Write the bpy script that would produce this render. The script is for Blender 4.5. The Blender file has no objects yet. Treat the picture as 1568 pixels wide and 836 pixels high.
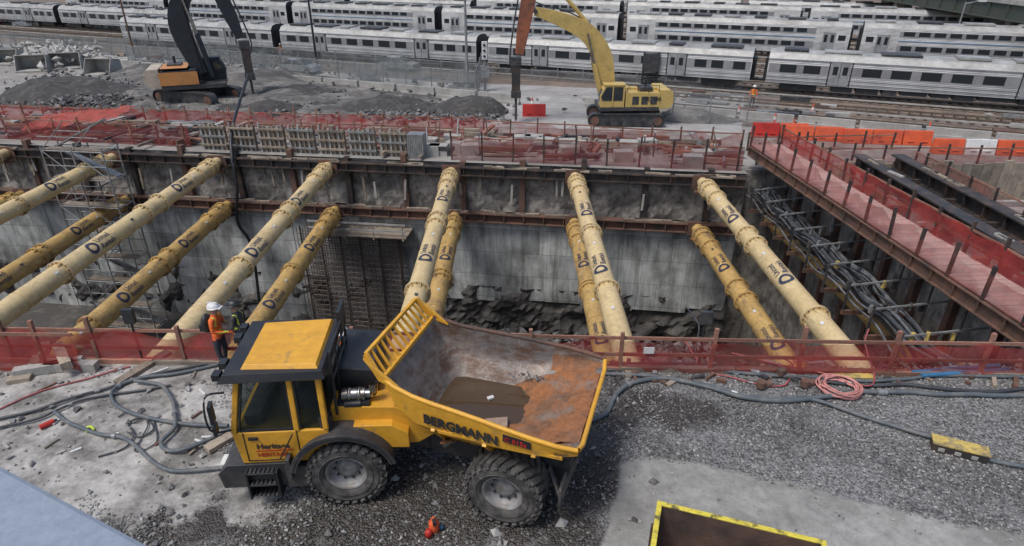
import bpy, math, random
import numpy as np
from mathutils import Vector, Matrix, noise
random.seed(7); np.random.seed(7)
R=math.radians
scene=bpy.context.scene
COL=scene.collection
# ------------------------------------------------------------------ camera + survey
H=9.5; PITCH=R(27.04); F=960.0; CX,CY=784.0,418.0
cam=bpy.data.cameras.new("camera"); co=bpy.data.objects.new("camera",cam); COL.objects.link(co)
co.location=(0,0,H); co.rotation_euler=(R(90)-PITCH,0,0); cam.sensor_width=36; cam.lens=36*F/1568; cam.clip_start=.05; cam.clip_end=3000
scene.camera=co
def G(px,py,z=0.0):
    """survey: metric point on the level plane z, from the bearing measured in the photograph"""
    v=(py-CY)/F; u=(px-CX)/F
    dep=PITCH+math.atan(v); Y=(H-z)/math.tan(dep); d=Y*math.cos(PITCH)+(H-z)*math.sin(PITCH)
    return Vector((u*d,Y,z))
# ------------------------------------------------------------------ materials
def newmat(n):
    m=bpy.data.materials.new(n); m.use_nodes=True; nt=m.node_tree
    return m,nt,nt.nodes["Principled BSDF"]
def N(nt,t,**k):
    n=nt.nodes.new(t)
    for a,b in k.items(): setattr(n,a,b)
    return n
def L(nt,a,b): nt.links.new(a,b)
def rgba(c): return (c[0],c[1],c[2],1)
def noise_n(nt,vec,scale,detail=6,rough=.6):
    n=N(nt,"ShaderNodeTexNoise"); n.inputs["Scale"].default_value=scale; n.inputs["Detail"].default_value=detail; n.inputs["Roughness"].default_value=rough
    L(nt,vec,n.inputs["Vector"]); return n
def ramp(nt,fac,p0,c0,p1,c1):
    r=N(nt,"ShaderNodeValToRGB"); r.color_ramp.elements[0].position=p0; r.color_ramp.elements[1].position=p1
    r.color_ramp.elements[0].color=rgba(c0); r.color_ramp.elements[1].color=rgba(c1); L(nt,fac,r.inputs[0]); return r
def mixc(nt,fac,a,b,mode='MIX'):
    m=N(nt,"ShaderNodeMix",data_type='RGBA',blend_type=mode)
    if isinstance(fac,(int,float)): m.inputs[0].default_value=fac
    else: L(nt,fac,m.inputs[0])
    for i,s in ((6,a),(7,b)):
        if isinstance(s,tuple): m.inputs[i].default_value=rgba(s)
        else: L(nt,s,m.inputs[i])
    return m.outputs[2]
def M(name,c,rough=.6,metal=0.,c2=None,sc=1.5,lo=.42,hi=.62,fine=.25,bump=.0,bs=20,island=0.,fsc=14,stain=None,stsc=(1,1,1),sta=(.52,.66),stain2=None,stsc2=(1,1,1),sta2=(.52,.66)):
    m,nt,b=newmat(name)
    tc=N(nt,"ShaderNodeTexCoord"); o=tc.outputs["Object"]
    n1=noise_n(nt,o,sc,8,.65)
    c2=c2 or tuple(x*.7 for x in c)
    col=ramp(nt,n1.outputs[0],lo,c,hi,c2).outputs[0]
    if fine:
        n2=noise_n(nt,o,fsc,6,.7)
        g=ramp(nt,n2.outputs[0],.3,(1-fine,)*3,.7,(1+fine*.3,)*3).outputs[0]
        col=mixc(nt,1.,col,g,'MULTIPLY')
    for st_,ss,sa,of in((stain,stsc,sta,3),(stain2,stsc2,sta2,11)):
        if st_:
            mp=N(nt,"ShaderNodeMapping"); mp.inputs["Scale"].default_value=ss; mp.inputs["Location"].default_value=(of,7,1); L(nt,o,mp.inputs[0])
            n5=noise_n(nt,mp.outputs[0],2.,8,.72); f=ramp(nt,n5.outputs[0],sa[0],(0,0,0),sa[1],(.85,.85,.85)).outputs[0]
            col=mixc(nt,f,col,st_)
    if island:
        ge=N(nt,"ShaderNodeNewGeometry")
        g=ramp(nt,ge.outputs["Random Per Island"],0,(1-island,)*3,1,(1+island,)*3).outputs[0]
        col=mixc(nt,1.,col,g,'MULTIPLY')
    L(nt,col,b.inputs["Base Color"])
    b.inputs["Roughness"].default_value=rough; b.inputs["Metallic"].default_value=metal
    if bump:
        n3=noise_n(nt,o,bs,6,.7); bp=N(nt,"ShaderNodeBump"); bp.inputs["Strength"].default_value=bump; bp.inputs["Distance"].default_value=.05
        L(nt,n3.outputs[0],bp.inputs["Height"]); L(nt,bp.outputs[0],b.inputs["Normal"])
    return m
YEL=M("paint_yellow",(.72,.37,.035),.42,0,(.60,.30,.035),1.2,.45,.75,.2,fsc=5,stain=(.24,.16,.09),stsc=(2,2,2),sta=(.57,.73))
EXY=M("paint_excavator_yellow",(.60,.43,.14),.5,0,(.45,.32,.11),1.,.4,.7,.2,stain=(.2,.16,.1),sta=(.58,.73))
ORG=M("paint_orange",(.58,.26,.08),.5,0,(.45,.2,.07),1.)
BLK=M("black_plastic",(.022,.024,.028),.45,0,(.05,.05,.05),2.,.5,.75)
DGR=M("dark_grey_steel",(.05,.052,.058),.5,.2,(.12,.11,.10),2.5,.45,.7)
RUB=M("tyre_rubber",(.045,.044,.043),.85,0,(.15,.14,.13),3.,.42,.66,.3,.3,30)
RIM=M("wheel_grey",(.30,.30,.30),.5,.1,(.18,.16,.14),5.)
GLS,nt,b=newmat("cab_glass"); b.inputs["Base Color"].default_value=(.03,.04,.045,1); b.inputs["Roughness"].default_value=.06
GLT,nt,b=newmat("cab_window_glass"); b.inputs["Base Color"].default_value=(.02,.028,.03,1); b.inputs["Roughness"].default_value=.03
tr=N(nt,"ShaderNodeBsdfTransparent"); tr.inputs[0].default_value=(.75,.82,.8,1); mx=N(nt,"ShaderNodeMixShader"); mx.inputs[0].default_value=.42; L(nt,tr.outputs[0],mx.inputs[1]); L(nt,b.outputs[0],mx.inputs[2]); L(nt,mx.outputs[0],nt.nodes["Material Output"].inputs[0])
CHR=M("exhaust_steel",(.5,.48,.45),.25,.9,(.3,.26,.2),6.)
SKI=M("skip_inner_steel",(.21,.195,.19),.45,.25,(.28,.235,.20),1.6,.42,.6,.4,.35,12,fsc=6,stain=(.12,.065,.04),stsc=(1.0,1.0,2.2),sta=(.46,.60),stain2=(.33,.31,.29),stsc2=(6,1.5,.6),sta2=(.60,.70))
RUSTD=M("rusty_dirt",(.34,.14,.055),.8,0,(.20,.12,.08),1.6,.44,.62,.45,.7,14,fsc=7,stain=(.22,.18,.15),sta=(.53,.64),stain2=(.09,.05,.035),sta2=(.56,.68),stsc2=(1.5,1.5,1.5))
WAT,nt,b=newmat("muddy_water"); b.inputs["Base Color"].default_value=(.07,.045,.028,1); b.inputs["Roughness"].default_value=.03
STY=M("strut_pale_yellow",(.66,.51,.27),.55,0,(.55,.41,.20),.6,.45,.68,.25,fsc=5,stain=(.27,.20,.13),stsc=(1.5,.4,1.5),sta=(.53,.72),stain2=(.72,.64,.45),stsc2=(.8,.8,.8),sta2=(.58,.75))
STO=M("strut_ochre",(.58,.38,.13),.58,0,(.43,.28,.10),.8,.45,.68,.3,fsc=5,stain=(.18,.125,.085),stsc=(1.5,.4,1.5),sta=(.50,.68),stain2=(.62,.50,.28),sta2=(.58,.75))
NAVY=M("decal_navy",(.045,.05,.085),.6,0,fine=0)
RUST=M("rusty_steel",(.19,.10,.07),.8,.1,(.08,.06,.05),1.2,.4,.65,.35,.3,20)
REBAR=M("rusty_rebar",(.22,.165,.14),.8,.1,(.13,.10,.09),1.2,.4,.65,.3)
DBEAM=M("dark_steel_beam",(.05,.047,.047),.55,.3,(.13,.09,.07),1.5,.45,.65)
WOOD=M("weathered_timber",(.34,.28,.215),.85,0,(.20,.17,.14),2.,.4,.65,.4,.2,20,.3)
WOODR=M("reddish_timber",(.36,.17,.12),.85,0,(.24,.14,.10),2.,.4,.65,.4,.2,20,.25)
PLY=M("walkway_boards",(.46,.27,.24),.85,0,(.36,.22,.20),1.,.4,.65,.3,.1,20,.12,stain=(.28,.24,.22))
CONC=M("light_concrete",(.44,.43,.40),.85,0,(.30,.29,.27),.8,.4,.65,.3,.3,18)
SHOT=M("rough_shoring_concrete",(.37,.345,.31),.9,0,(.17,.16,.145),.8,.42,.60,.5,1.,3.5,fsc=2.2,stain=(.06,.055,.05),stsc=(1,1,.35),sta=(.52,.64))
ROCK=M("excavated_rock",(.075,.071,.067),.8,0,(.18,.165,.145),1.2,.5,.75,.5,1.,2.5)
DARKM=M("dark_spoil",(.06,.057,.055),.9,0,(.14,.13,.12),1.4,.5,.72,.5,1.,3,fsc=3)
STONE=M("loose_stone",(.18,.18,.183),.9,0,(.26,.255,.245),4.,.4,.6,.0,0,10,.65)
STONED=M("dark_loose_stone",(.10,.10,.105),.85,0,(.17,.165,.16),4.,.4,.6,.0,0,10,.6)
BAGS=M("white_sandbags",(.42,.41,.38),.9,0,(.30,.29,.27),2.,island=.3)
MUCK=M("muck_gravel",(.16,.152,.142),.95,0,(.26,.245,.225),.22,.42,.66,.6,1.,5,fsc=1.6,stain=(.06,.057,.055),stsc=(.12,.25,.2),sta=(.46,.6))
FARG=M("site_ground",(.33,.315,.29),.95,0,(.21,.195,.18),.12,.40,.62,.4,.5,6,fsc=1.1)
ROAD=M("concrete_road",(.40,.39,.375),.9,0,(.29,.28,.265),.15,.4,.62,.25,.2,6,fsc=1.,stain=(.2,.19,.18),stsc=(.1,.3,.3),sta=(.54,.7))
BALL=M("track_ballast",(.25,.19,.15),.95,0,(.16,.13,.11),.3,.4,.62,.5,.8,8,fsc=3)
SLEEP=M("sleepers",(.15,.12,.10),.9)
RAIL=M("rail_steel",(.25,.19,.145),.4,.6)
GALV=M("galvanised_steel",(.36,.37,.37),.45,.4,(.24,.24,.24),3.)
HOSEB=M("hose_black",(.045,.05,.058),.55,0,(.13,.13,.13),3.,.5,.75)
HOSEG=M("hose_grey",(.09,.11,.125),.6,0,(.17,.17,.165),3.,.45,.65)
PIPEG=M("service_pipe_grey",(.19,.20,.21),.55,.2,(.07,.07,.075),2.,.4,.65)
HOSER=M("hose_red",(.42,.10,.10),.55,0,(.3,.08,.08),3.)
HOSEP=M("hose_pink",(.60,.27,.24),.55,0,fine=.1)
ORP=M("orange_plastic",(.72,.12,.04),.5,0,(.55,.09,.04))
REDP=M("red_paint",(.5,.03,.02),.5)
WHT=M("white_plastic",(.72,.72,.70),.45,0,(.6,.6,.58))
BLUEP=M("blue_pipe",(.05,.18,.33),.5)
HIVIS=M("hivis_orange",(.85,.16,.03),.8,0,(.7,.12,.03),6.)
HIVY=M("hivis_yellow",(.6,.75,.08),.7)
SKIN=M("skin",(.42,.25,.18),.6,0,fine=.1)
JEAN=M("work_trousers",(.03,.033,.045),.9,0,(.05,.05,.06),5.)
SHIRT=M("dark_shirt",(.035,.035,.04),.9,0,(.06,.06,.06),5.)
YTOP=M("worn_yellow_paint",(.60,.44,.12),.7,0,(.3,.24,.12),4.,.45,.6,.4)
PALE=M("parapet_coating",(.26,.31,.38),.7,0,(.21,.25,.32),1.,.4,.7,.2,.2,30,stain=(.17,.20,.24),sta=(.55,.72))
CARW=M("car_silver",(.45,.47,.48),.3,.5,fine=0)
def netmat(name,c,c2,alo,ahi,sc=1.2):
    m,nt,b=newmat(name); out=nt.nodes["Material Output"]
    tc=N(nt,"ShaderNodeTexCoord"); n=noise_n(nt,tc.outputs["Object"],sc,5,.6)
    col=ramp(nt,n.outputs[0],.35,c,.65,c2); L(nt,col.outputs[0],b.inputs["Base Color"]); b.inputs["Roughness"].default_value=.7
    n2=noise_n(nt,tc.outputs["Object"],sc*.55,4,.6)
    a=ramp(nt,n2.outputs[0],.36,(alo,)*3,.62,(ahi,)*3)
    tr=N(nt,"ShaderNodeBsdfTransparent"); mx=N(nt,"ShaderNodeMixShader"); tl=N(nt,"ShaderNodeBsdfTranslucent"); L(nt,col.outputs[0],tl.inputs[0])
    m2=N(nt,"ShaderNodeMixShader"); m2.inputs[0].default_value=.3; L(nt,b.outputs[0],m2.inputs[1]); L(nt,tl.outputs[0],m2.inputs[2])
    L(nt,a.outputs[0],mx.inputs[0]); L(nt,tr.outputs[0],mx.inputs[1]); L(nt,m2.outputs[0],mx.inputs[2]); L(nt,mx.outputs[0],out.inputs[0])
    return m
NET=netmat("red_debris_netting",(.52,.065,.055),(.36,.048,.048),.34,.72)
NETD=netmat("faded_red_netting",(.44,.12,.095),(.30,.075,.07),.2,.58)
NETR=netmat("dark_red_netting",(.33,.065,.06),(.22,.042,.045),.35,.68,.8)
SCREEN=netmat("grey_screen_mesh",(.17,.19,.19),(.28,.30,.30),.3,.68,.5)
def stainless(name,c):
    m,nt,b=newmat(name); tc=N(nt,"ShaderNodeTexCoord")
    n=noise_n(nt,tc.outputs["Object"],.5,7,.65); col=ramp(nt,n.outputs[0],.38,c,.64,tuple(x*.68 for x in c))
    L(nt,col.outputs[0],b.inputs["Base Color"]); b.inputs["Metallic"].default_value=.35; b.inputs["Roughness"].default_value=.38
    w=N(nt,"ShaderNodeTexWave",bands_direction='Z'); w.inputs["Scale"].default_value=2.2; L(nt,tc.outputs["Object"],w.inputs["Vector"])
    bp=N(nt,"ShaderNodeBump"); bp.inputs["Strength"].default_value=.5; bp.inputs["Distance"].default_value=.04; L(nt,w.outputs[1],bp.inputs["Height"]); L(nt,bp.outputs[0],b.inputs["Normal"])
    return m
STEEL=stainless("stainless_train_body",(.60,.60,.585))
BAND=M("train_window_band",(.34,.345,.35),.35,.3,(.26,.26,.265),.6,fine=.1)
ROOFT=M("train_roof",(.42,.42,.405),.5,.1,(.25,.245,.235),.4,.4,.65,.3,fsc=2)
WIN,nt,b=newmat("train_window"); b.inputs["Base Color"].default_value=(.02,.025,.03,1); b.inputs["Roughness"].default_value=.25
DOORM=M("train_door",(.36,.37,.38),.4,.3,fine=.1)
BLUES=M("train_blue_stripe",(.17,.28,.42),.5)
def blockwall():
    m,nt,b=newmat("cast_concrete_wall"); tc=N(nt,"ShaderNodeTexCoord"); o=tc.outputs["Object"]
    mp=N(nt,"ShaderNodeMapping"); mp.inputs["Rotation"].default_value=(R(90),0,0); L(nt,o,mp.inputs[0])
    br=N(nt,"ShaderNodeTexBrick"); br.inputs["Scale"].default_value=1.; br.inputs["Brick Width"].default_value=2.9; br.inputs["Row Height"].default_value=1.75; br.offset=.37; br.squash=.6; br.squash_frequency=3
    br.inputs["Color1"].default_value=(.50,.515,.515,1); br.inputs["Color2"].default_value=(.27,.285,.29,1); br.inputs["Mortar"].default_value=(.17,.17,.17,1); br.inputs["Mortar Size"].default_value=.015; br.inputs["Bias"].default_value=-.15
    L(nt,mp.outputs[0],br.inputs["Vector"])
    n=noise_n(nt,o,.3,9,.68); g=ramp(nt,n.outputs[0],.38,(.5,.5,.48),.6,(1.3,1.3,1.26)).outputs[0]
    c=mixc(nt,1.,br.outputs[0],g,'MULTIPLY')
    mp2=N(nt,"ShaderNodeMapping"); mp2.inputs["Scale"].default_value=(1.6,1.6,.2); L(nt,o,mp2.inputs[0])
    n2=noise_n(nt,mp2.outputs[0],1.2,6,.7); g2=ramp(nt,n2.outputs[0],.36,(.55,.55,.53),.56,(1.05,1.05,1.05)).outputs[0]
    c=mixc(nt,1.,c,g2,'MULTIPLY'); L(nt,c,b.inputs["Base Color"]); b.inputs["Roughness"].default_value=.5
    bp=N(nt,"ShaderNodeBump"); bp.inputs["Strength"].default_value=.4; bp.inputs["Distance"].default_value=.05; L(nt,n.outputs[0],bp.inputs["Height"]); L(nt,bp.outputs[0],b.inputs["Normal"])
    return m
BLOCK=blockwall()
def nearground():
    m,nt,b=newmat("gravel_and_concrete_ground"); tc=N(nt,"ShaderNodeTexCoord"); o=tc.outputs["Object"]
    vo=N(nt,"ShaderNodeTexVoronoi"); vo.inputs["Scale"].default_value=24; L(nt,o,vo.inputs["Vector"])
    sep=N(nt,"ShaderNodeSeparateColor"); L(nt,vo.outputs["Color"],sep.inputs[0])
    gcol=ramp(nt,sep.outputs[0],.0,(.065,.065,.067),1.,(.27,.27,.268)).outputs[0]
    big=noise_n(nt,o,.5,6,.6); gb=ramp(nt,big.outputs[0],.36,(.5,.48,.45),.6,(1.08,1.08,1.08)).outputs[0]
    gcol=mixc(nt,1.,gcol,gb,'MULTIPLY')
    def am(name,sc,amp):
        a=N(nt,"ShaderNodeAttribute",attribute_name=name); n=noise_n(nt,o,sc,9,.7)
        s=N(nt,"ShaderNodeMath",operation='SUBTRACT'); L(nt,n.outputs[0],s.inputs[0]); s.inputs[1].default_value=.5
        mu=N(nt,"ShaderNodeMath",operation='MULTIPLY_ADD'); L(nt,s.outputs[0],mu.inputs[0]); mu.inputs[1].default_value=amp; L(nt,a.outputs["Fac"],mu.inputs[2])
        return ramp(nt,mu.outputs[0],.42,(0,0,0),.58,(1,1,1)).outputs[0]
    n1=noise_n(nt,o,.8,9,.7); cc=ramp(nt,n1.outputs[0],.40,(.15,.142,.13),.59,(.44,.425,.40)).outputs[0]
    n2=noise_n(nt,o,6,6,.7); cf=ramp(nt,n2.outputs[0],.3,(.7,.7,.7),.65,(1.08,1.08,1.08)).outputs[0]
    cc=mixc(nt,1.,cc,cf,'MULTIPLY')
    n4=noise_n(nt,o,.7,7,.65); sc_=ramp(nt,n4.outputs[0],.36,(.21,.205,.19),.62,(.33,.325,.305)).outputs[0]; sc_=mixc(nt,1.,sc_,cf,'MULTIPLY')
    ma=am("mud",1.3,1.5); mb=am("slab",1.6,.6); mw=am("wet",1.1,1.3)
    c=mixc(nt,mw,gcol,mixc(nt,1.,gcol,(.36,.32,.28),'MULTIPLY'))
    c=mixc(nt,ma,c,cc); c=mixc(nt,mb,c,sc_)
    L(nt,c,b.inputs["Base Color"])
    rr=N(nt,"ShaderNodeMapRange"); L(nt,mw,rr.inputs[0]); rr.inputs[3].default_value=.88; rr.inputs[4].default_value=.5; L(nt,rr.outputs[0],b.inputs["Roughness"])
    mx=N(nt,"ShaderNodeMath",operation='MAXIMUM'); L(nt,ma,mx.inputs[0]); L(nt,mb,mx.inputs[1])
    st=N(nt,"ShaderNodeMapRange"); L(nt,mx.outputs[0],st.inputs[0]); st.inputs[3].default_value=1.; st.inputs[4].default_value=.12
    bp=N(nt,"ShaderNodeBump"); bp.inputs["Distance"].default_value=.03; L(nt,st.outputs[0],bp.inputs["Strength"]); L(nt,vo.outputs["Distance"],bp.inputs["Height"]); bp.invert=True
    b2=N(nt,"ShaderNodeBump"); b2.inputs["Distance"].default_value=.03; b2.inputs["Strength"].default_value=.5; L(nt,n2.outputs[0],b2.inputs["Height"]); L(nt,bp.outputs[0],b2.inputs["Normal"]); L(nt,b2.outputs[0],b.inputs["Normal"])
    return m
NGR=nearground()
# ------------------------------------------------------------------ mesh builder
class MB:
    def __init__(s,T=None): s.v=[];s.f=[];s.m=[];s.s=[];s.mats=[];s.T=T or Matrix()
    def mi(s,mat):
        if mat not in s.mats: s.mats.append(mat)
        return s.mats.index(mat)
    def add(s,vs,fs,mat,smooth=False):
        o=len(s.v); T=s.T
        s.v+=[tuple(T@Vector(v)) for v in vs]; s.f+=[tuple(i+o for i in f) for f in fs]
        k=s.mi(mat); s.m+=[k]*len(fs); s.s+=[smooth]*len(fs)
    def hexa(s,p,mat): s.add(p,[(0,3,2,1),(4,5,6,7),(0,1,5,4),(1,2,6,5),(2,3,7,6),(3,0,4,7)],mat)
    def box(s,x0,x1,y0,y1,z0,z1,mat): s.hexa([(x0,y0,z0),(x1,y0,z0),(x1,y1,z0),(x0,y1,z0),(x0,y0,z1),(x1,y0,z1),(x1,y1,z1),(x0,y1,z1)],mat)
    def obox(s,c,d,rot,mat):
        Mx=Matrix.Translation(c)@(rot if isinstance(rot,Matrix) else Matrix.Rotation(rot,4,'Z'))
        pts=[Mx@Vector((sx*d[0]/2,sy*d[1]/2,sz*d[2]/2)) for sz in(-1,1) for sx,sy in((-1,-1),(1,-1),(1,1),(-1,1))]
        s.hexa(pts,mat)
    def beam(s,a,b,w,h,mat):
        a=Vector(a);b=Vector(b);d=b-a;l=d.length
        if l<1e-5:return
        up=Vector((0,0,1)) if abs(d.normalized().z)<.95 else Vector((0,1,0))
        x=d.normalized();y=up.cross(x).normalized();z=x.cross(y)
        p=[]
        for q in(a,b): p.append([q-y*w/2-z*h/2,q+y*w/2-z*h/2,q+y*w/2+z*h/2,q-y*w/2+z*h/2])
        A,B=p; s.add(A+B,[(0,3,2,1),(4,5,6,7),(0,1,5,4),(1,2,6,5),(2,3,7,6),(3,0,4,7)],mat)
    def cyl(s,a,b,r0,mat,r1=None,n=12,cap=True,smooth=True):
        a=Vector(a);b=Vector(b);r1=r0 if r1 is None else r1;d=(b-a).normalized()
        u=d.orthogonal().normalized();w=d.cross(u)
        vs=[];
        for q,r in((a,r0),(b,r1)):
            for i in range(n):
                t=2*math.pi*i/n; vs.append(q+u*(r*math.cos(t))+w*(r*math.sin(t)))
        s.add(vs,[(i,(i+1)%n,n+(i+1)%n,n+i) for i in range(n)],mat,smooth)
        if cap: s.add(vs,[tuple(range(n-1,-1,-1)),tuple(range(n,2*n))],mat)
    def rev(s,prof,c,ax,mat,n=32,a0=0,a1=2*math.pi,smooth=True):
        ax=Vector(ax).normalized();u=Vector((0,0,1)) if abs(ax.z)<.9 else Vector((1,0,0)); u=(u-ax*u.dot(ax)).normalized();w=ax.cross(u);c=Vector(c)
        full=abs(a1-a0-2*math.pi)<1e-6; k=n if full else n+1; vs=[]
        for i in range(k):
            t=a0+(a1-a0)*i/n
            for r,h in prof: vs.append(c+ax*h+u*(r*math.cos(t))+w*(r*math.sin(t)))
        p=len(prof);fs=[]
        for i in range(n):
            j=(i+1)%k
            for q in range(p-1): fs.append((i*p+q,i*p+q+1,j*p+q+1,j*p+q))
        s.add(vs,fs,mat,smooth)
    def prism(s,poly,y0,y1,mat):
        n=len(poly); vs=[(x,y0,z) for x,z in poly]+[(x,y1,z) for x,z in poly]
        s.add(vs,[tuple(range(n)),tuple(range(2*n-1,n-1,-1))]+[(i,n+i,n+(i+1)%n,(i+1)%n) for i in range(n)],mat)
    def tube(s,pts,r,mat,n=8):
        pts=[Vector(p) for p in pts]; vs=[];k=len(pts)
        for i,p in enumerate(pts):
            d=(pts[min(i+1,k-1)]-pts[max(i-1,0)]).normalized()
            up=Vector((0,0,1)) if abs(d.z)<.9 else Vector((1,0,0)); y=up.cross(d).normalized();z=d.cross(y)
            for j in range(n):
                t=2*math.pi*j/n; vs.append(p+y*(r*math.cos(t))+z*(r*math.sin(t)))
        s.add(vs,[(i*n+j,i*n+(j+1)%n,(i+1)*n+(j+1)%n,(i+1)*n+j) for i in range(k-1) for j in range(n)],mat,True)
    def sphere(s,c,r,mat,nu=12,nv=8,sc=(1,1,1),v0=0.,v1=math.pi):
        vs=[];c=Vector(c)
        for i in range(nv+1):
            t=v0+(v1-v0)*i/nv
            for j in range(nu):
                p=2*math.pi*j/nu; vs.append(c+Vector((r*sc[0]*math.sin(t)*math.cos(p),r*sc[1]*math.sin(t)*math.sin(p),r*sc[2]*math.cos(t))))
        s.add(vs,[(i*nu+j,(i+1)*nu+j,(i+1)*nu+(j+1)%nu,i*nu+(j+1)%nu) for i in range(nv) for j in range(nu)],mat,True)
    def done(s,name,parent=None,bevel=0,loc=None,rot=None,fix=True):
        me=bpy.data.meshes.new(name); me.from_pydata(s.v,[],s.f)
        for m in s.mats: me.materials.append(m)
        me.polygons.foreach_set("material_index",s.m); me.polygons.foreach_set("use_smooth",s.s); me.update()
        if fix and len(s.f)<60000:
            import bmesh
            bm=bmesh.new(); bm.from_mesh(me); bmesh.ops.recalc_face_normals(bm,faces=bm.faces); bm.to_mesh(me); bm.free()
        o=bpy.data.objects.new(name,me); COL.objects.link(o)
        if parent: o.parent=parent
        if loc: o.location=loc
        if rot is not None: o.rotation_euler=(0,0,rot)
        if bevel:
            md=o.modifiers.new("bevel",'BEVEL'); md.width=bevel; md.segments=2; md.limit_method='ANGLE'; md.angle_limit=R(40)
        return o
def empty(name,loc,rz=0,parent=None):
    e=bpy.data.objects.new(name,None); COL.objects.link(e); e.location=loc; e.rotation_euler=(0,0,rz); e.empty_display_size=.3
    if parent: e.parent=parent
    return e
def TL(x,y,z,rz=0): return Matrix.Translation((x,y,z))@Matrix.Rotation(rz,4,'Z')
def spline(pts,n=8):
    pts=[Vector(p) for p in pts]; P=[pts[0]]+pts+[pts[-1]]; out=[]
    for i in range(1,len(P)-2):
        for k in range(n):
            t=k/n;a,b,c,d=P[i-1],P[i],P[i+1],P[i+2]
            out.append(.5*((2*b)+(c-a)*t+(2*a-5*b+4*c-d)*t*t+(3*b-a-3*c+d)*t**3))
    out.append(pts[-1]); return out
def textmesh(txt,size,bold=.0):
    cu=bpy.data.curves.new("t",'FONT'); cu.body=txt; cu.size=size; cu.offset=bold; cu.resolution_u=2
    ob=bpy.data.objects.new("t",cu); COL.objects.link(ob); bpy.context.view_layer.update()
    me=bpy.data.meshes.new_from_object(ob); vs=[tuple(v.co) for v in me.vertices]; fs=[tuple(p.vertices) for p in me.polygons]
    bpy.data.objects.remove(ob); bpy.data.meshes.remove(me); return vs,fs
# ------------------------------------------------------------------ world + sun
w=bpy.data.worlds.new("World"); scene.world=w; w.use_nodes=True; nt=w.node_tree
d=Vector((.36,.30,-.88)).normalized(); s=-d; el=math.asin(s.z); az=math.atan2(s.x,s.y)
sk=N(nt,"ShaderNodeTexSky",sky_type='NISHITA'); sk.sun_disc=False; sk.sun_elevation=el; sk.sun_rotation=az; sk.dust_density=3.; sk.ozone_density=1.; sk.air_density=1.
bg=nt.nodes["Background"]; L(nt,sk.outputs[0],bg.inputs[0]); bg.inputs[1].default_value=.15
sl=bpy.data.lights.new("sun",'SUN'); sl.energy=2.1; sl.angle=R(18); sl.color=(1,.97,.925); so=bpy.data.objects.new("sun",sl); COL.objects.link(so); so.rotation_euler=d.to_track_quat('-Z','Y').to_euler()
scene.view_settings.view_transform='Standard'; scene.view_settings.look='None'; scene.view_settings.exposure=0
# ------------------------------------------------------------------ near ground
def pip_sd(PX,PY,poly):
    n=len(poly); inside=np.zeros(PX.shape,bool); dist=np.full(PX.shape,1e9)
    for i in range(n):
        x0,y0=poly[i];x1,y1=poly[(i+1)%n]
        cond=((y0>PY)!=(y1>PY)); xi=(x1-x0)*(PY-y0)/((y1-y0) if y1!=y0 else 1e-9)+x0
        inside^=cond&(PX<xi)
        dx,dy=x1-x0,y1-y0; t=np.clip(((PX-x0)*dx+(PY-y0)*dy)/(dx*dx+dy*dy+1e-9),0,1)
        dist=np.minimum(dist,np.hypot(PX-(x0+t*dx),PY-(y0+t*dy)))
    return np.where(inside,-dist,dist)
def gp(l): return [(G(a,b).x,G(a,b).y) for a,b in l]
mudp=[gp([(-200,555),(240,548),(345,560),(362,620),(350,740),(300,790),(180,800),(-200,760)]),gp([(320,735),(450,740),(430,790),(340,800)])]
slabp=[gp([(950,708),(1010,700),(1200,735),(1400,790),(1800,860),(1900,1000),(880,1000),(940,760)])]
wetp=[gp([(560,690),(720,700),(880,650),(960,640),(950,760),(880,850),(300,850),(330,790),(470,770)]),gp([(1000,600),(1100,610),(1090,660),(1010,670)]),gp([(200,770),(480,760),(480,840),(200,840)]),gp([(930,590),(1000,600),(1000,650),(900,660)])]
lipY=lambda x:13.45-.026*x
gx=np.arange(-26,26.01,.13); gy=np.linspace(0,1,118)
X,T=np.meshgrid(gx,gy); Y0=-3.; Y=Y0+(13.45-.026*X-Y0)*T
def nz(x,y,s): return noise.noise(Vector((x*s,y*s,0)))
Z=np.zeros_like(X)
for i in range(X.shape[0]):
    for j in range(X.shape[1]): Z[i,j]=.03*nz(X[i,j],Y[i,j],.7)+.014*nz(X[i,j],Y[i,j],3.1)
def att(polys,wd): 
    r=np.zeros_like(X)
    for p in polys: r=np.maximum(r,np.clip(.5-pip_sd(X,Y,p)/wd,0,1))
    return r
A={'mud':att(mudp,2.0),'slab':att(slabp,.7),'wet':att(wetp,2.5)}
ny,nx=X.shape
me=bpy.data.meshes.new("gravel_ground"); vs=np.stack([X.ravel(),Y.ravel(),Z.ravel()],1)
idx=np.arange(nx*ny).reshape(ny,nx); fs=np.stack([idx[:-1,:-1].ravel(),idx[:-1,1:].ravel(),idx[1:,1:].ravel(),idx[1:,:-1].ravel()],1)
me.from_pydata(vs.tolist(),[],fs.tolist()); me.materials.append(NGR)
for k,v in A.items():
    a=me.attributes.new(k,'FLOAT','POINT'); a.data.foreach_set('value',v.ravel().astype(np.float32))
me.polygons.foreach_set("use_smooth",[True]*len(fs)); COL.objects.link(bpy.data.objects.new("gravel_ground",me))
m=MB(); m.hexa([(-60,lipY(-60),-16),(60,lipY(60),-16),(60,12.6,-16),(-60,12.6,-16),(-60,lipY(-60)+.02,-.05),(60,lipY(60)+.02,-.05),(60,12.6,-.05),(-60,12.6,-.05)],SHOT); m.done("near_retaining_wall")
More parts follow.
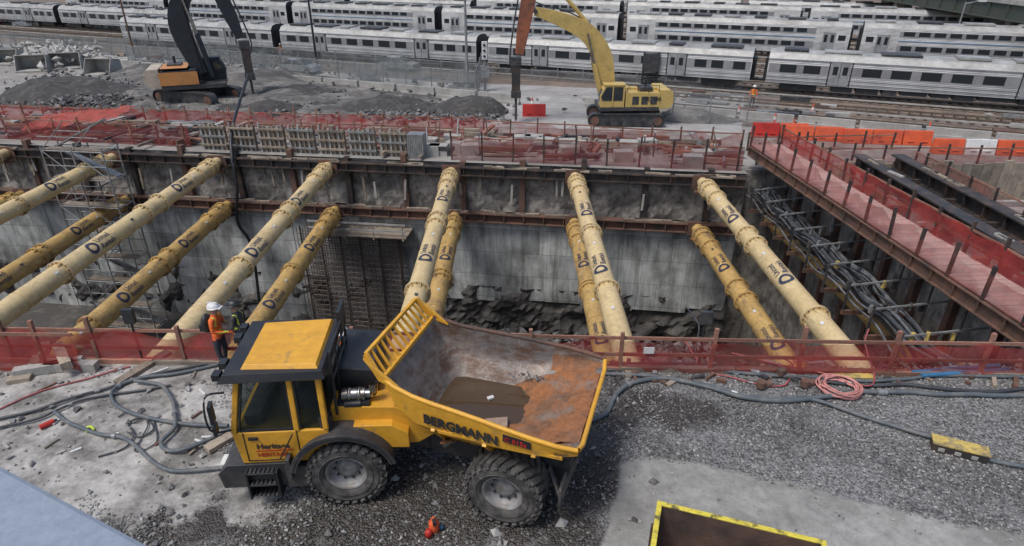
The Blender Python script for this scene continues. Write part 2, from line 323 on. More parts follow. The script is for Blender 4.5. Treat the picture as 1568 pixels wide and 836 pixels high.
def stones(name,pts,smin,smax,mat,flat=.7):
    n=len(pts); base=np.array([(1,0,0),(0,1,0),(-1,0,0),(0,-1,0),(0,0,1),(0,0,-1)],float)
    fc=np.array([(0,1,4),(1,2,4),(2,3,4),(3,0,4),(1,0,5),(2,1,5),(3,2,5),(0,3,5)])
    sc=np.random.uniform(smin,smax,(n,1,1))*np.random.uniform(.6,1.3,(n,6,1)); an=np.random.uniform(0,6.28,n); ti=np.random.uniform(-.6,.6,n)
    V=base[None]*sc*np.array([1,.8,flat])+np.random.uniform(-.25,.25,(n,6,3))*sc
    c,s_=np.cos(ti)[:,None],np.sin(ti)[:,None]; yy=V[:,:,1]*c-V[:,:,2]*s_; zz=V[:,:,1]*s_+V[:,:,2]*c
    c,s_=np.cos(an)[:,None],np.sin(an)[:,None]; xx=V[:,:,0]*c-yy*s_; y2=V[:,:,0]*s_+yy*c
    W=np.stack([xx,y2,zz],2)+pts[:,None,:]
    Fs=(fc[None]+6*np.arange(n)[:,None,None]).reshape(-1,3)
    me=bpy.data.meshes.new(name); me.from_pydata(W.reshape(-1,3).tolist(),[],Fs.tolist()); me.materials.append(mat); o=bpy.data.objects.new(name,me); COL.objects.link(o); return o
n=60000; px=np.random.uniform(-15,15,n); py=5+(13.3-5)*np.random.uniform(0,1,n)
sd=np.full(n,1e9); 
for p in mudp: sd=np.minimum(sd,pip_sd(px,py,p))
wd_=np.full(n,1e9)
for p in wetp: wd_=np.minimum(wd_,pip_sd(px,py,p))
sl_=pip_sd(px,py,slabp[0]); nn=np.array([nz(a,b,.8) for a,b in zip(px,py)])
keep=((sd+nn*1.2>0)|(np.random.uniform(0,1,n)<.05))&((sl_+nn*.3>0)|(np.random.uniform(0,1,n)<.02))
wk=(wd_+nn*1.5<0)
a_=keep&~wk; b_=keep&wk&(np.random.uniform(0,1,n)<.6)
stones("gravel",np.stack([px[a_],py[a_],np.full(a_.sum(),.012)],1),.014,.04,STONE)
stones("wet_gravel",np.stack([px[b_],py[b_],np.full(b_.sum(),.012)],1),.014,.045,STONED)
n=320; px=np.random.uniform(-14,3,n); py=np.random.uniform(5.5,13,n); stones("rubble_chunks",np.stack([px,py,np.full(n,.03)],1),.04,.11,STONE)
# ------------------------------------------------------------------ far ground and pit
WA=math.atan(-.1333); wy=lambda x:38.75-.1333*x
ZG=-2.5; FL=-15.5
m=MB()
m.add([(-900,wy(-60),ZG),(-60,wy(-60),ZG),(14.4,wy(14.4),ZG),(14.4,38,ZG),(900,38,ZG),(900,2500,ZG),(-900,2500,ZG)],[(0,1,2,3,4,5,6)],FARG)
m.add([(-900,-300,ZG),(-60,-300,ZG),(-60,wy(-60),ZG),(-900,wy(-60),ZG)],[(0,1,2,3)],FARG)
m.add([(60,-300,ZG),(900,-300,ZG),(900,38,ZG),(60,38,ZG)],[(0,1,2,3)],FARG)
m.done("terrain")
m=MB(); m.add([(-60,12,FL),(60,12,FL),(60,60,FL),(-60,60,FL)],[(0,1,2,3)],ROCK); m.done("pit_floor")
TW=TL(0,38.75,0,WA)
def rough_wall(name,x0,x1,z0,z1,amp,mat,yo=0.,step=.35,seed=0):
    m=MB(TW); nx=int((x1-x0)/step);nz_=max(2,int((z1-z0)/step)); vs=[]
    for j in range(nz_+1):
        for i in range(nx+1):
            x=x0+(x1-x0)*i/nx;z=z0+(z1-z0)*j/nz_
            a=noise.fractal(Vector((x*.6,z*.6,seed)),.8,2.,5)
            vs.append((x,yo+amp*a,z))
    fs=[(j*(nx+1)+i,j*(nx+1)+i+1,(j+1)*(nx+1)+i+1,(j+1)*(nx+1)+i) for j in range(nz_) for i in range(nx)]
    m.add(vs,fs,mat,False); return m.done(name)
rough_wall("shoring_wall",-60,14.6,-6.6,ZG,.22,SHOT,.25,seed=1)
rough_wall("rock_face",-60,14.6,FL,-11.4,.7,ROCK,.1,.3,seed=5)
m=MB(TW)
x=-60
random.seed(3)
while x<14.4:
    wd=random.choice([1.2,2.4,2.4,3.6]); fo=-11.9-.9*random.random() if x>-6 else -15.5
    x1=min(x+wd,14.5)
    m.box(x,x1-.012,random.uniform(-.04,.03),.5,fo,-6.35,BLOCK); x=x1
m.done("cast_concrete_wall")
m=MB(TW)
for z,h,mt,pr in((-3.,.5,DBEAM,.45),(-6.1,.55,RUST,.55)):
    for q in(-1,1): m.box(-60,14.4,-pr,.1,z+q*h/2-.03,z+q*h/2+.03,mt)
    m.box(-60,14.4,-pr*.55,-pr*.45,z-h/2,z+h/2,mt)
    x=-59
    while x<14: m.box(x,x+.06,-pr+.02,0,z-h/2,z+h/2,mt); x+=1.3
m.done("waler_beams")
m=MB(TW); x=-58; random.seed(6)
while x<14:
    m.box(x,x+.35,-.12,.3,-6.0,-2.3+random.uniform(-.2,.3),RUST if random.random()<.5 else DBEAM); x+=3.9
m.done("soldier_piles")
m=MB(TW)
for i in range(70):
    x=random.uniform(-40,14); l=random.uniform(.6,2.4); z=random.choice([-2.7,-5.78])
    m.obox((x,random.uniform(-.4,-.1),z+.05),(l,.2,.1),random.uniform(-.15,.15),WOOD)
for i in range(30):
    x=random.uniform(-40,14); m.obox((x,-.15,-4.2+random.uniform(-.6,.6)),(.14,.1,random.uniform(.8,1.8)),Matrix.Rotation(random.uniform(-.1,.1),4,'Y'),random.choice([WOOD,CONC]))
m.done("lagging_timbers")
pts=[]
for i in range(900):
    x=random.uniform(-8,14); p=TW@Vector((x,random.uniform(-3.2,-.4),0)); pts.append((p.x,p.y,FL+random.uniform(0,1.)))
stones("pit_rubble",np.array(pts),.12,.5,STONED)
m=MB(TW)
xa,xb=-14.9,-7.3
for yy in(-.35,-.8):
    x=xa
    while x<xb: m.cyl((x,yy,-15.4),(x+random.uniform(-.03,.03),yy,-7.4+random.uniform(0,.4)),.028,REBAR,n=5,cap=False); x+=.4
    z=-15
    while z<-7.4: m.cyl((xa,yy,z),(xb,yy,z),.028,REBAR,n=5,cap=False); z+=.4
for i in range(6): m.beam((xa+.3+i*1.4,-.9,-15.4),(xa+.3+i*1.4,-.9,-7.2),.09,.09,DBEAM)
m.done("rebar_cage")
m=MB(TW)
for i in range(7): m.box(-13.5,-6.8,-1.9+i*.27,-1.66+i*.27,-7.3,-7.22,WOOD)
for x in(-13.4,-11,-9,-7): m.beam((x,-1.9,-7.4),(x,.0,-7.4),.1,.15,WOOD); m.cyl((x,-1.85,-7.3),(x,-1.85,-6.3),.03,GALV,n=6); 
m.beam((-13.5,-1.85,-6.35),(-6.8,-1.85,-6.35),.05,.12,CONC); m.beam((-13.5,-1.85,-6.8),(-6.8,-1.85,-6.8),.05,.12,CONC)
m.done("work_platform")
# struts
tv,tf=textmesh("United",.37,.003); tv2,tf2=textmesh("Rentals",.37,.003)
def decal(m,X,Yc,z,r,a0):
    for vs,fs,off in((tv,tf,.05),(tv2,tf2,-.32)):
        out=[]
        for x,y,_ in vs:
            a=a0-(y+off)/r; out.append((X+(r+.022)*math.sin(a),Yc+x,z+(r+.022)*math.cos(a)))
        m.add(out,fs,NAVY)
    k=24; out=[];fs=[]
    for i in range(k):
        t=2*math.pi*i/k
        for q in(.19,.34):
            a=a0-(q*math.sin(t)*.95)/r; out.append((X+(r+.022)*math.sin(a),Yc-.45+q*math.cos(t),z+(r+.022)*math.cos(a)))
    m.add(out,[(2*i,2*i+1,(2*i+3)%(2*k),(2*i+2)%(2*k)) for i in range(k)],NAVY)
def strut(X,z,r,mat,seed):
    random.seed(seed); m=MB(); Y1=wy(X)-.5; Y0=lipY(X)+.05
    m.cyl((X,Y0,z),(X,Y1-1.,z),r,mat,n=28); m.cyl((X,Y1-1.,z),(X,Y1,z),r*.72,mat,n=24)
    m.box(X-.6,X+.6,Y1,Y1+.06,z-.45,z+.45,RUST)
    js=[Y1-1.05,Y1-1.7,Y1-3.0,Y1-8.6+random.uniform(-.9,.9),Y1-9.3+random.uniform(-.2,.2),Y1-15.5+random.uniform(-.9,.9),Y0+2.4,Y0+1.8]
    for j in js:
        m.cyl((X,j-.07,z),(X,j-.006,z),r+.12,mat,n=28); m.cyl((X,j+.006,z),(X,j+.07,z),r+.12,mat,n=28); m.cyl((X,j-.006,z),(X,j+.006,z),r+.1,RUST,n=28)
        for k in range(16):
            t=2*math.pi*k/16; c=Vector((X+(r+.07)*math.sin(t),j,z+(r+.07)*math.cos(t))); m.cyl(c+Vector((0,-.12,0)),c+Vector((0,.12,0)),.024,RUST,n=6)
        for k in range(8):
            t=2*math.pi*(k+.5)/8; u=Vector((math.sin(t),0,math.cos(t))); a=Vector((X,j,z))+u*(r+.05); m.beam(a+Vector((0,-.28,0))-u*.04,a+Vector((0,-.07,0)),.02,.08,mat)
    for j in (Y1-5.2,Y1-12.5,Y1-19): m.cyl((X,j-.02,z),(X,j+.02,z),r+.02,mat,n=28)
    a0=math.atan2(-X,H-z)*.75
    for yc in (Y1-6.2,Y1-13.3): decal(m,X,yc+random.uniform(-.8,.6),z,r,a0+random.uniform(-.15,.15))
    for yc in (Y1-4,Y1-11,Y1-17):
        a=a0; x_=X+(r+.02)*math.sin(a); z_=z+(r+.02)*math.cos(a); m.obox((x_,yc,z_),(.12,.2,.012),Matrix.Rotation(a,4,'Y'),WHT if random.random()<.7 else DGR)
    m.beam((X-.5,Y1-.3,z-r-.08),(X+.5,Y1-.3,z-r-.08),.3,.14,RUST)
    return m.done("steel_strut",bevel=0,fix=False)
for i,X_ in enumerate((-35.5,-27.4,-19.8,-12.1,-3.9,3.95,11.65)):
    strut(X_,-3.,.44,STY,20+i); strut(X_+.1,-6.1,.50,STO,40+i)
m=MB(); m.box(17.5,18.,13,37.9,FL,-1.6,SHOT); 
y=14
while y<37: m.box(17.2,17.5,y,y+.3,-10,-1.6,RUST); y+=2.4
m.box(16.9,17.5,13.2,37,-5.9,-5.4,RUST); m.box(14.3,60,37.6,38.0,FL,ZG-.01,SHOT)
m.done("side_retaining_wall")
m=MB(); m.cyl((16.7,14,-5.3),(16.2,36.5,-5.3),.45,STO,n=24)
for y in(18,24,30,35): m.cyl((16.62-.022*(y-18),y,-5.3),(16.62-.022*(y-18),y+.12,-5.3),.56,STO,n=24)
m.done("steel_strut")
m=MB(); random.seed(5)
for k in range(20):
    ox=random.uniform(-1.,1.); oz=random.uniform(-.6,.5); pts=[]
    for i in range(14):
        y=14.5+i*1.75; pts.append((15.3+ox*.8+.12*math.sin(i*1.3+k),y,-3.8+oz+.25*math.cos(i*math.pi)*.4+.12*math.sin(i+k)))
    m.tube(spline(pts,4),random.choice([.05,.07,.1]),PIPEG if k%3 else HOSEB,7)
for y in np.arange(15.5,37,2.0):
    m.beam((14.3,y,-4.4),(17.4,y,-4.4),.12,.2,RUST); m.beam((14.35,y,-4.4),(14.35,y,-2.9),.08,.08,DGR); m.beam((16.4,y,-4.3),(16.4,y,-1.3),.06,.06,DGR); m.beam((14.3,y,-3.1),(17.4,y,-2.7),.07,.07,GALV)
    for q in range(5): m.obox((14.3+q*.5,y+.1*random.random(),-3.2+.2*random.random()),(.14,.12,.34),random.random(),random.choice([YTOP,GALV,BLK,DGR]))
m.done("service_pipes")
# ------------------------------------------------------------------ fences & netting
def fence(name,pts,h,net,post,rail,every=2.4,sag=.12,tilt=0.,foot=0.,pw=.09,drop=0.,seed=1,rails=(1.,),over=.15):
    random.seed(seed); pts=[Vector(p) for p in pts]; m=MB()
    S=[]
    for a,b in zip(pts[:-1],pts[1:]):
        n=max(1,int(round((b-a).length/.25)))
        for i in range(n): S.append(a.lerp(b,i/n))
    S.append(pts[-1]); rows=7; vs=[]
    dirn=(pts[-1]-pts[0]).normalized(); nor=Vector((dirn.y,-dirn.x,0)).normalized()
    for i,p in enumerate(S):
        ph=abs(math.sin(math.pi*i*.25/every))
        for r in range(rows):
            t=r/(rows-1); w_=.09*noise.noise(Vector((i*.22,t*2.2,seed)))+.05*noise.noise(Vector((i*.9,t*5,seed+3)))
            top=h-sag*ph*(.5+1.6*abs(noise.noise(Vector((i*.1,0,seed)))))
            bt=-drop+.12*max(0,noise.noise(Vector((i*.13,4,seed))))
            vs.append(p+nor*(w_+.06)+Vector((0,0,bt+(top-bt)*t)))
    m.add(vs,[(i*rows+r,(i+1)*rows+r,(i+1)*rows+r+1,i*rows+r+1) for i in range(len(S)-1) for r in range(rows-1)],net,True)
    k=int(every/.25)
    for i in range(0,len(S),k):
        p=S[i]; l=Vector((random.uniform(-.06,.06),random.uniform(-.06,.06),0)); m.beam(p-Vector((0,0,.1+drop)),p+l+Vector((0,0,h+over+random.uniform(-.03,.2))),pw,pw,post)
    if rail:
        for a in rails:
            for i in range(0,len(S)-1,k*2):
                q=S[min(i+k*2,len(S)-1)]; m.beam(S[i]+Vector((0,0,h*a-.05)),q+Vector((0,0,h*a-.05+random.uniform(-.05,.05))),.04,.09,rail)
    return m.done(name,fix=False)
LP=lambda x,o=-.25,z=0.:Vector((x,lipY(x)+o,z))
fence("safety_fence",[LP(-22),LP(-12,-.2),LP(-3,-.15),LP(5),LP(14),LP(24)],1.02,NET,WOODR,WOODR,2.4,.2,drop=.0,rails=(1.,.5,.06))
fence("safety_fence",[LP(-22,-.75),LP(-10.9,-.6),],1.15,NET,WOODR,WOODR,2.2,.25,seed=4,rails=(1.,.06))
m=MB(); random.seed(9); x=-22
while x<24:
    l=random.uniform(2.4,4.2); m.obox((x+l/2,lipY(x)-.28,.06),(l-.03,.16,.12+random.uniform(0,.05)),-.026+random.uniform(-.01,.01),WOODR if random.random()<.6 else WOOD); x+=l
m.done("toe_board")
wa=G(1150,222,-1.); wb=G(1568,497,-1.); dv=(wb-wa); wb2=wa+dv*1.25; wu=dv.normalized(); wn=Vector((-wu.y,wu.x,0)); 
if wn.x<0: wn=-wn
m=MB(); n=int((wb2-wa).length/.3)
for i in range(n):
    c=wa+wu*(.15+i*.3)+wn*.95; m.obox(c+Vector((0,0,random.uniform(-.005,.005))),(.285,1.9,.05),math.atan2(wu.y,wu.x),PLY)
for o in(0.02,1.88):
    a=wa+wn*o;b=wb2+wn*o
    for q in(-.10,-.62): m.beam(a+Vector((0,0,q)),b+Vector((0,0,q)),.32,.04,RUST)
    m.beam(a+Vector((0,0,-.36)),b+Vector((0,0,-.36)),.05,.48,RUST)
    for i in range(0,int((b-a).length/1.2)): c=a+wu*(i*1.2); m.obox(c+Vector((0,0,-.36)),(.04,.28,.48),math.atan2(wu.y,wu.x),RUST)
m.done("access_walkway")
fence("walkway_railing",[wa-wn*.02,wb2-wn*.02],1.0,NETD,DBEAM,None,1.9,.25,seed=6,pw=.11,over=.1)
fence("walkway_railing",[wa+wn*1.92,wb2+wn*1.92],1.05,NET,DBEAM,WOODR,1.9,.15,seed=8,pw=.11,rails=(.97,.5))
m=MB(); m.add([(18,13,-5.),(60,13,-5.),(60,37.6,-4.6),(18,37.6,-4.6)],[(0,1,2,3)],FARG); m.done("trench_floor")
m=MB()
for X0,X1,z in((20.9,21.5,-1.9),(23.3,23.9,-1.9)):
    for q in(-.4,.4): m.box(X0-.08,X1+.08,13,37.5,z+q-.04,z+q+.04,DBEAM)
    m.box(X0+.26,X1-.26,13,37.5,z-.36,z+.36,DBEAM)
    for y in np.arange(14,37,1.5): m.box(X0-.02,X1+.02,y,y+.05,z-.36,z+.36,DBEAM)
for y in np.arange(15,37,3.2): m.box(21.5,23.3,y,y+.2,-2.25,-2.0,DBEAM); m.box(18,20.9,y,y+.25,-2.7,-2.35,RUST)
for y in np.arange(16,37,4.): m.box(20.8,21.6,y,y+.5,-5,-2.3,CONC); m.box(23.2,24.,y,y+.5,-5,-2.3,CONC)
m.done("crane_runway_beams")
m=MB(); random.seed(2)
for i in range(16): m.obox((random.choice([21.2,23.6])+random.uniform(-.1,.1),random.uniform(18,37),-1.43),(random.uniform(.3,1.2),.2,.1),random.uniform(-.3,.3)+1.57,WOOD if i%3 else CONC)
for i in range(8): m.obox((random.uniform(21.6,23.2),random.uniform(18,37),-1.93),(random.uniform(.8,1.6),.25,.12),random.uniform(-.2,.2),random.choice([RUST,CONC,WOOD]))
m.done("timber_blocking")
m=MB(); random.seed(8)
for i in range(60):
    x=18.5+i*.62; m.box(x,x+.58,37.35,37.5,-4.9,-1.9+random.uniform(-.2,.1),WOOD)
for i in range(9): m.box(24.4+i*2.5,26.8+i*2.5,31.,31.9,-4.9,-2.7-.1*random.random(),CONC)
for i in range(12): m.box(18.2+i*2.3,20.4+i*2.3,34.,34.3,-4.9,-3.2-.3*random.random(),WOODR if i%2 else CONC)
m.done("lagging_wall")
m=MB(); random.seed(12)
for i in range(130):
    a=Vector((random.uniform(18.5,40),random.uniform(16,37),-4.7)); t=random.choice([0,1.57,1.4,.2])+random.uniform(-.1,.1); l=random.uniform(1,4)
    m.obox(a+Vector((0,0,random.uniform(0,.5))),(l,random.uniform(.1,.3),random.uniform(.08,.25)),t,random.choice([WOOD,RUST,CONC,GALV]))
m.done("stacked_materials")
fence("safety_fence",[(24.5,16,-2.),(24.5,37.,-2.2)],1.,NETD,DBEAM,WOODR,2.2,.15,seed=11,pw=.1)
fence("safety_fence",[(15.5,38.6,ZG),(60,38.6,ZG)],1.15,NETD,DBEAM,WOODR,2.2,.3,seed=12,pw=.1)
fence("safety_fence",[(16.,41.8,ZG),(26,42.2,ZG)],1.,NETD,DBEAM,WOODR,2.2,.3,seed=13,pw=.1)
def WL(x,y,z): return TW@Vector((x,y,z))
fence("safety_fence",[WL(-4,.5,ZG),WL(14.2,.5,ZG)],1.6,NETR,DBEAM,WOODR,2.2,.4,seed=21,pw=.1,rails=(.95,),drop=.3)
fence("safety_fence",[WL(-3,6.6,ZG),WL(15,5.,ZG)],1.2,NETD,RUST,WOODR,2.2,.3,seed=22,pw=.1)
fence("safety_fence",[WL(-58,6.4,ZG),WL(-30,6.8,ZG),WL(-3,7.4,ZG)],1.2,NET,WOODR,WOODR,1.8,.35,seed=23,pw=.1,rails=(.95,.05))
fence("safety_fence",[WL(-45,1.4,ZG),WL(-30,1.2,ZG),WL(-22.5,1.0,ZG)],1.5,NETR,WOODR,WOODR,2.,.5,seed=24,pw=.1,drop=.3)
fence("safety_fence",[WL(-22,4.6,ZG),WL(-4,4.4,ZG)],1.1,NETD,WOODR,WOODR,2.2,.4,seed=25,pw=.1)
m=MB(TW); vs=[];n=30
for j in range(n+1):
    for i in range(n+1):
        u,v=i/n,j/n; vs.append((-36.5+7.5*u,1.6+3.2*v,ZG+.5+1.0*u*(1-.2*v)+.5*v+.25*noise.noise(Vector((u*5,v*4,2)))+.12*noise.noise(Vector((u*14,v*9,5)))))
m.add(vs,[(j*(n+1)+i,j*(n+1)+i+1,(j+1)*(n+1)+i+1,(j+1)*(n+1)+i) for j in range(n) for i in range(n)],netmat("red_sheet",(.55,.10,.07),(.36,.07,.055),.6,.95,2.),True); m.done("debris_netting_sheet",fix=False)
m=MB(TW); random.seed(31)
x=-21.5
while x<-7:
    m.box(x,x+1.9,.75,.8,-2.45,-.85,WOOD)
    for k in range(6): m.box(x+.1+k*.33,x+.2+k*.33,.6,.75,-2.5,-.75+random.uniform(-.1,.2),WOOD if k%2 else CONC)
    for z in(-2.2,-1.6,-1.): m.box(x,x+1.9,.5,.6,z,z+.12,WOOD if random.random()<.7 else GALV)
    x+=2.1
m.done("timber_formwork")
m=MB(TW); random.seed(33)
for k in range(9): m.box(-6.9+k*.12,-6.8+k*.12,.3,1.2,-2.5,-.9,GALV)
for i in range(300):
    x=random.uniform(-45,14); y=random.uniform(1.2,6.8); m.obox((x,y,ZG+.1+random.uniform(0,.45)),(random.uniform(.5,3.6),random.uniform(.1,.35),random.uniform(.1,.3)),random.choice([0,.05,1.5])+random.uniform(-.2,.2),random.choice([WOOD,WOOD,WOODR,RUST,CONC,GALV,DGR]))
for i in range(20): m.obox((random.uniform(-6.5,14),random.uniform(1,5),ZG+.35),(1.2,.8,.7),random.uniform(-.3,.3),CONC)
for i in range(14): x=random.uniform(-6,14); m.cyl(TW.inverted()@TW@Vector((x,random.uniform(1,5),ZG)),Vector((x+random.uniform(-.3,.3),random.uniform(1,5),ZG+random.uniform(1,1.9))),.05,random.choice([GALV,RUST]),n=7)
m.done("stacked_materials")
m=MB(TL(-29.6,38.6,0,WA))
for x in(0,2.1,4.2):
    for y in(0,1.4): m.cyl((x,y,FL),(x,y,-1.3),.05,GALV,n=6,cap=False)
for i in range(8):
    z=-14.5+i*1.85
    for y in(0,1.4): m.cyl((0,y,z),(4.2,y,z),.035,GALV,n=6,cap=False); m.cyl((0,y,z+.9),(4.2,y,z+.9),.03,GALV,n=6,cap=False)
    for x in(0,2.1,4.2): m.cyl((x,0,z),(x,1.4,z),.035,GALV,n=6,cap=False)
    m.cyl((0 if i%2 else 2.1,0,z),(2.1 if i%2 else 0,0,z+1.85),.03,GALV,n=6,cap=False); m.cyl((2.1 if i%2 else 4.2,0,z),(4.2 if i%2 else 2.1,0,z+1.85),.03,GALV,n=6,cap=False)
    m.beam((.2,1.1,z) if i%2 else (4,1.1,z),(4,1.1,z+1.8) if i%2 else (.2,1.1,z+1.8),.5,.08,GALV)
    m.box(.05,4.15,.1,.7,z+.03,z+.08,WOOD)
m.done("scaffold_tower")
m=MB(); m.tube(spline([(-19.5,48,1.5),(-19.0,42.5,-1.0),(-18.6,40.6,-2.6),(-18.5,40.2,-4.5),(-18.9,40.1,-7.),(-18.3,40.1,-9),(-18.6,40.,-14)],8),.11,BLK,8); m.done("concrete_hose",fix=False)
# ------------------------------------------------------------------ far yard
def sheet(name,pts,z,mat):
    m=MB(); m.add([(p[0],p[1],z) for p in pts],[tuple(range(len(pts)))],mat); return m.done(name,fix=False)
TA=Vector((-2.35,73.1,0)); TD=Vector((46.5,-20.2,0)).normalized(); TN=Vector((-TD.y,TD.x,0))
TANG=math.atan2(TD.y,TD.x)
def tp(s_,o): return TA+TD*s_+TN*o
sheet("railway_yard",[tp(-400,-6),tp(200,-6),tp(300,300),tp(-400,300)],ZG+.02,BALL)
sheet("concrete_road",[tp(-160,-13.5),tp(14,-15.5),tp(14,-6.5),tp(-160,-6.5)],ZG+.03,ROAD)
sheet("site_slab",[G(735,195,ZG),G(1135,205,ZG),G(1140,145,ZG),G(735,128,ZG)],ZG+.034,ROAD)
sheet("ballast_apron",[tp(14,-14),tp(120,-16),tp(120,-5.9),tp(14,-5.9)],ZG+.025,BALL)
def track(o,s0,s1):
    m=MB()
    for q in(-.72,.72): m.beam(tp(s0,o+q)+Vector((0,0,ZG+.3)),tp(s1,o+q)+Vector((0,0,ZG+.3)),.08,.14,RAIL)
    m.beam(tp(s0,o-1.9)+Vector((0,0,ZG+.35)),tp(s1,o-1.9)+Vector((0,0,ZG+.35)),.12,.12,CONC)
    k=s0
    while k<s1: c=tp(k,o); m.obox((c.x,c.y,ZG+.16),(.25,2.5,.14),TANG,SLEEP); k+=.8
    m.done("railway_track",fix=False)
for o in(0,-5.6,-10.5): track(o,(-110 if o==0 else 16),110)
for o in (5,9.5,14,18.5,24,29,34,39,44): track(o,-150,120)
def train_car(s0,o,Ln,kind,seed):
    random.seed(seed); c=tp(s0,o); m=MB()
    h=3.72 if kind==1 else 4.4
    prof=[(-1.5,.95),(-1.56,1.9),(-1.5,h-.65),(-1.15,h-.2),(-.5,h-.02),(.5,h-.02),(1.15,h-.2),(1.5,h-.65),(1.56,1.9),(1.5,.95)]
    if kind==2: prof[0]=(-1.5,.55); prof[-1]=(1.5,.55)
    n=len(prof); x0,x1=.35,Ln-.35
    vs=[(x0,y,z) for y,z in prof]+[(x1,y,z) for y,z in prof]
    m.add(vs,[tuple(range(n)),tuple(range(2*n-1,n-1,-1)),(0,n-1,2*n-1,n)],DGR)
    for i in range(n-1): m.add([vs[i],vs[i+1],vs[n+i+1],vs[n+i]],[(0,1,2,3)],ROOFT if 2<=i<=6 else STEEL)
    m.box(x0-.3,x0,-.6,.6,1.,h-.8,BLK); m.box(x1,x1+.3,-.6,.6,1.,h-.8,BLK); m.box(-.4,Ln+.4,-.15,.15,.8,1.,BLK)
    for sg in(-1,1):
        y=sg*1.575; 
        def b(xa,xb,za,zb,mt,e=0.): m.box(xa,xb,min(y-sg*.12,y+sg*e),max(y-sg*.12,y+sg*e),za,zb,mt)
        if kind==1:
            b(x0+.1,x1-.1,1.86,2.66,BAND,.004)
            for dx in(Ln*.23,Ln*.74):
                b(dx-.75,dx+.75,1.05,3.0,DOORM,.02)
                for q in(-.4,.4): b(dx+q-.2,dx+q+.2,1.95,2.65,WIN,.035)
                b(dx-.02,dx+.02,1.05,2.98,BLK,.03)
                b(dx-.95,dx-.85,1.0,3.05,BLK,.012); b(dx+.85,dx+.95,1.,3.05,BLK,.012)
            x=Ln*.23+1.75
            while x+1.7<Ln*.74-1.2: b(x,x+1.5,1.92,2.6,WIN,.02); x+=2.25
            for x in(1.9,3.9): b(x-.5,x+.9,1.92,2.6,WIN,.02)
            for x in(Ln*.74+1.7,Ln-4.,Ln-2.): b(x,x+1.1,1.92,2.6,WIN,.02)
            b(x0,x1,3.02,3.06,DOORM,.01); b(x0,x1,1.5,1.54,DOORM,.01); b(x0,x1,1.2,1.24,DOORM,.01)
        else:
            b(4.2,Ln-4.2,2.9,3.5,BAND,.004); b(4.2,Ln-4.2,1.3,1.97,BAND,.004)
            for dx in(2.6,Ln-2.6):
                b(dx-.7,dx+.7,1.05,3.1,DOORM,.02)
                for q in(-.37,.37): b(dx+q-.18,dx+q+.18,1.95,2.8,WIN,.035)
            x=4.6
            while x+1.2<Ln-4.4:
                b(x,x+1.15,2.98,3.45,WIN,.02); b(x,x+1.15,1.38,1.9,WIN,.02); x+=1.55
            b(4.2,Ln-4.2,2.38,2.5,BLUES,.015)
            b(.8,1.6,2.2,2.8,WIN,.02); b(Ln-1.6,Ln-.8,2.2,2.8,WIN,.02)
    if kind==1:
        x=6.
        while x<Ln-6: l=random.uniform(1,2.6); m.box(x,x+l,-1.35,1.35,.42+random.uniform(0,.15),.94,DGR if random.random()<.6 else BLK); x+=l+.3
    for bx in(3.2,Ln-3.2):
        m.box(bx-1.6,bx+1.6,-1.2,1.2,.35,.85,BLK)
        for q in(-1.1,1.1):
            for sg in(-1,1): m.cyl((bx+q,sg*.66,.46),(bx+q,sg*.8,.46),.44,RUST,n=16)
    k=1.5
    while k<Ln-3: l=random.uniform(1.2,3.2); m.box(k,k+l,-.85,.85,h-.04,h+.08+random.uniform(0,.08),ROOFT if random.random()<.4 else DGR); k+=l+random.uniform(1,2.6)
    m.done("train_car",loc=(c.x,c.y,ZG+.36),rot=TANG,bevel=0)
for i,k in enumerate(range(-2,3)): train_car(28.6*k,0,27.9,1,60+i)
for i,k in enumerate(range(-4,3)): train_car(28.6*k+9,25,28.,2,70+i)
for i,k in enumerate(range(-5,3)): train_car(28.6*k+3,49,27.9,2 if k>-2 else 1,80+i)
for i,k in enumerate(range(-6,4)): train_car(28.6*k-8,72,27.9,1,100+i)
for i,k in enumerate((-5,-4,-3)): train_car(28.6*k-1,11,27.9,1,110+i)
def mound(name,cx,cy,rx,ry,h,mat,rz=0,seed=0,step=.45,spiky=.35,zb=ZG):
    nx=int(2*rx/step);ny=int(2*ry/step); m=MB(TL(cx,cy,zb,rz)); vs=[]
    for j in range(ny+1):
        for i in range(nx+1):
            x=-rx+2*rx*i/nx;y=-ry+2*ry*j/ny; rr=math.hypot(x/rx,y/ry)
            e=max(0.,1-rr**2.2); a=noise.fractal(Vector((x*.35+seed,y*.35,seed)),.9,2.1,6)
            z=h*e**.8*(.75+.5*noise.noise(Vector((x*.12,y*.12,seed))))+spiky*a*min(1,e*3)-.06*(rr>=1)-.02
            vs.append((x,y,z))
    m.add(vs,[(j*(nx+1)+i,j*(nx+1)+i+1,(j+1)*(nx+1)+i+1,(j+1)*(nx+1)+i) for j in range(ny) for i in range(nx)],mat,False); return m.done(name,fix=False)
mound("excavated_spoil",-27,61,22,10.5,.8,MUCK,-.28,3)
mound("excavated_spoil",-31,68,15,6,1.8,MUCK,-.2,6)
c=G(130,150,ZG); mound("excavated_spoil",c.x,c.y,8,5,2.0,DARKM,-.1,9)
c=G(420,150,ZG); mound("excavated_spoil",c.x,c.y+1,7,3.6,1.0,DARKM,-.1,19)
for a,b_,rx,ry,h,sd_ in((600,168,4.8,2.6,1.35,11),(715,172,3.6,2.4,1.6,13),(400,172,4.6,2.4,1.1,15),(505,162,3.,2.,.6,17)):
    c=G(a,b_,ZG); mound("spoil_heap",c.x,c.y,rx,ry,h,DARKM,0,sd_,.25)
c=G(1075,182,ZG); mound("spoil_heap",c.x,c.y,4.,2.0,.9,MUCK,0,16,.25)
random.seed(4)
pts=[]
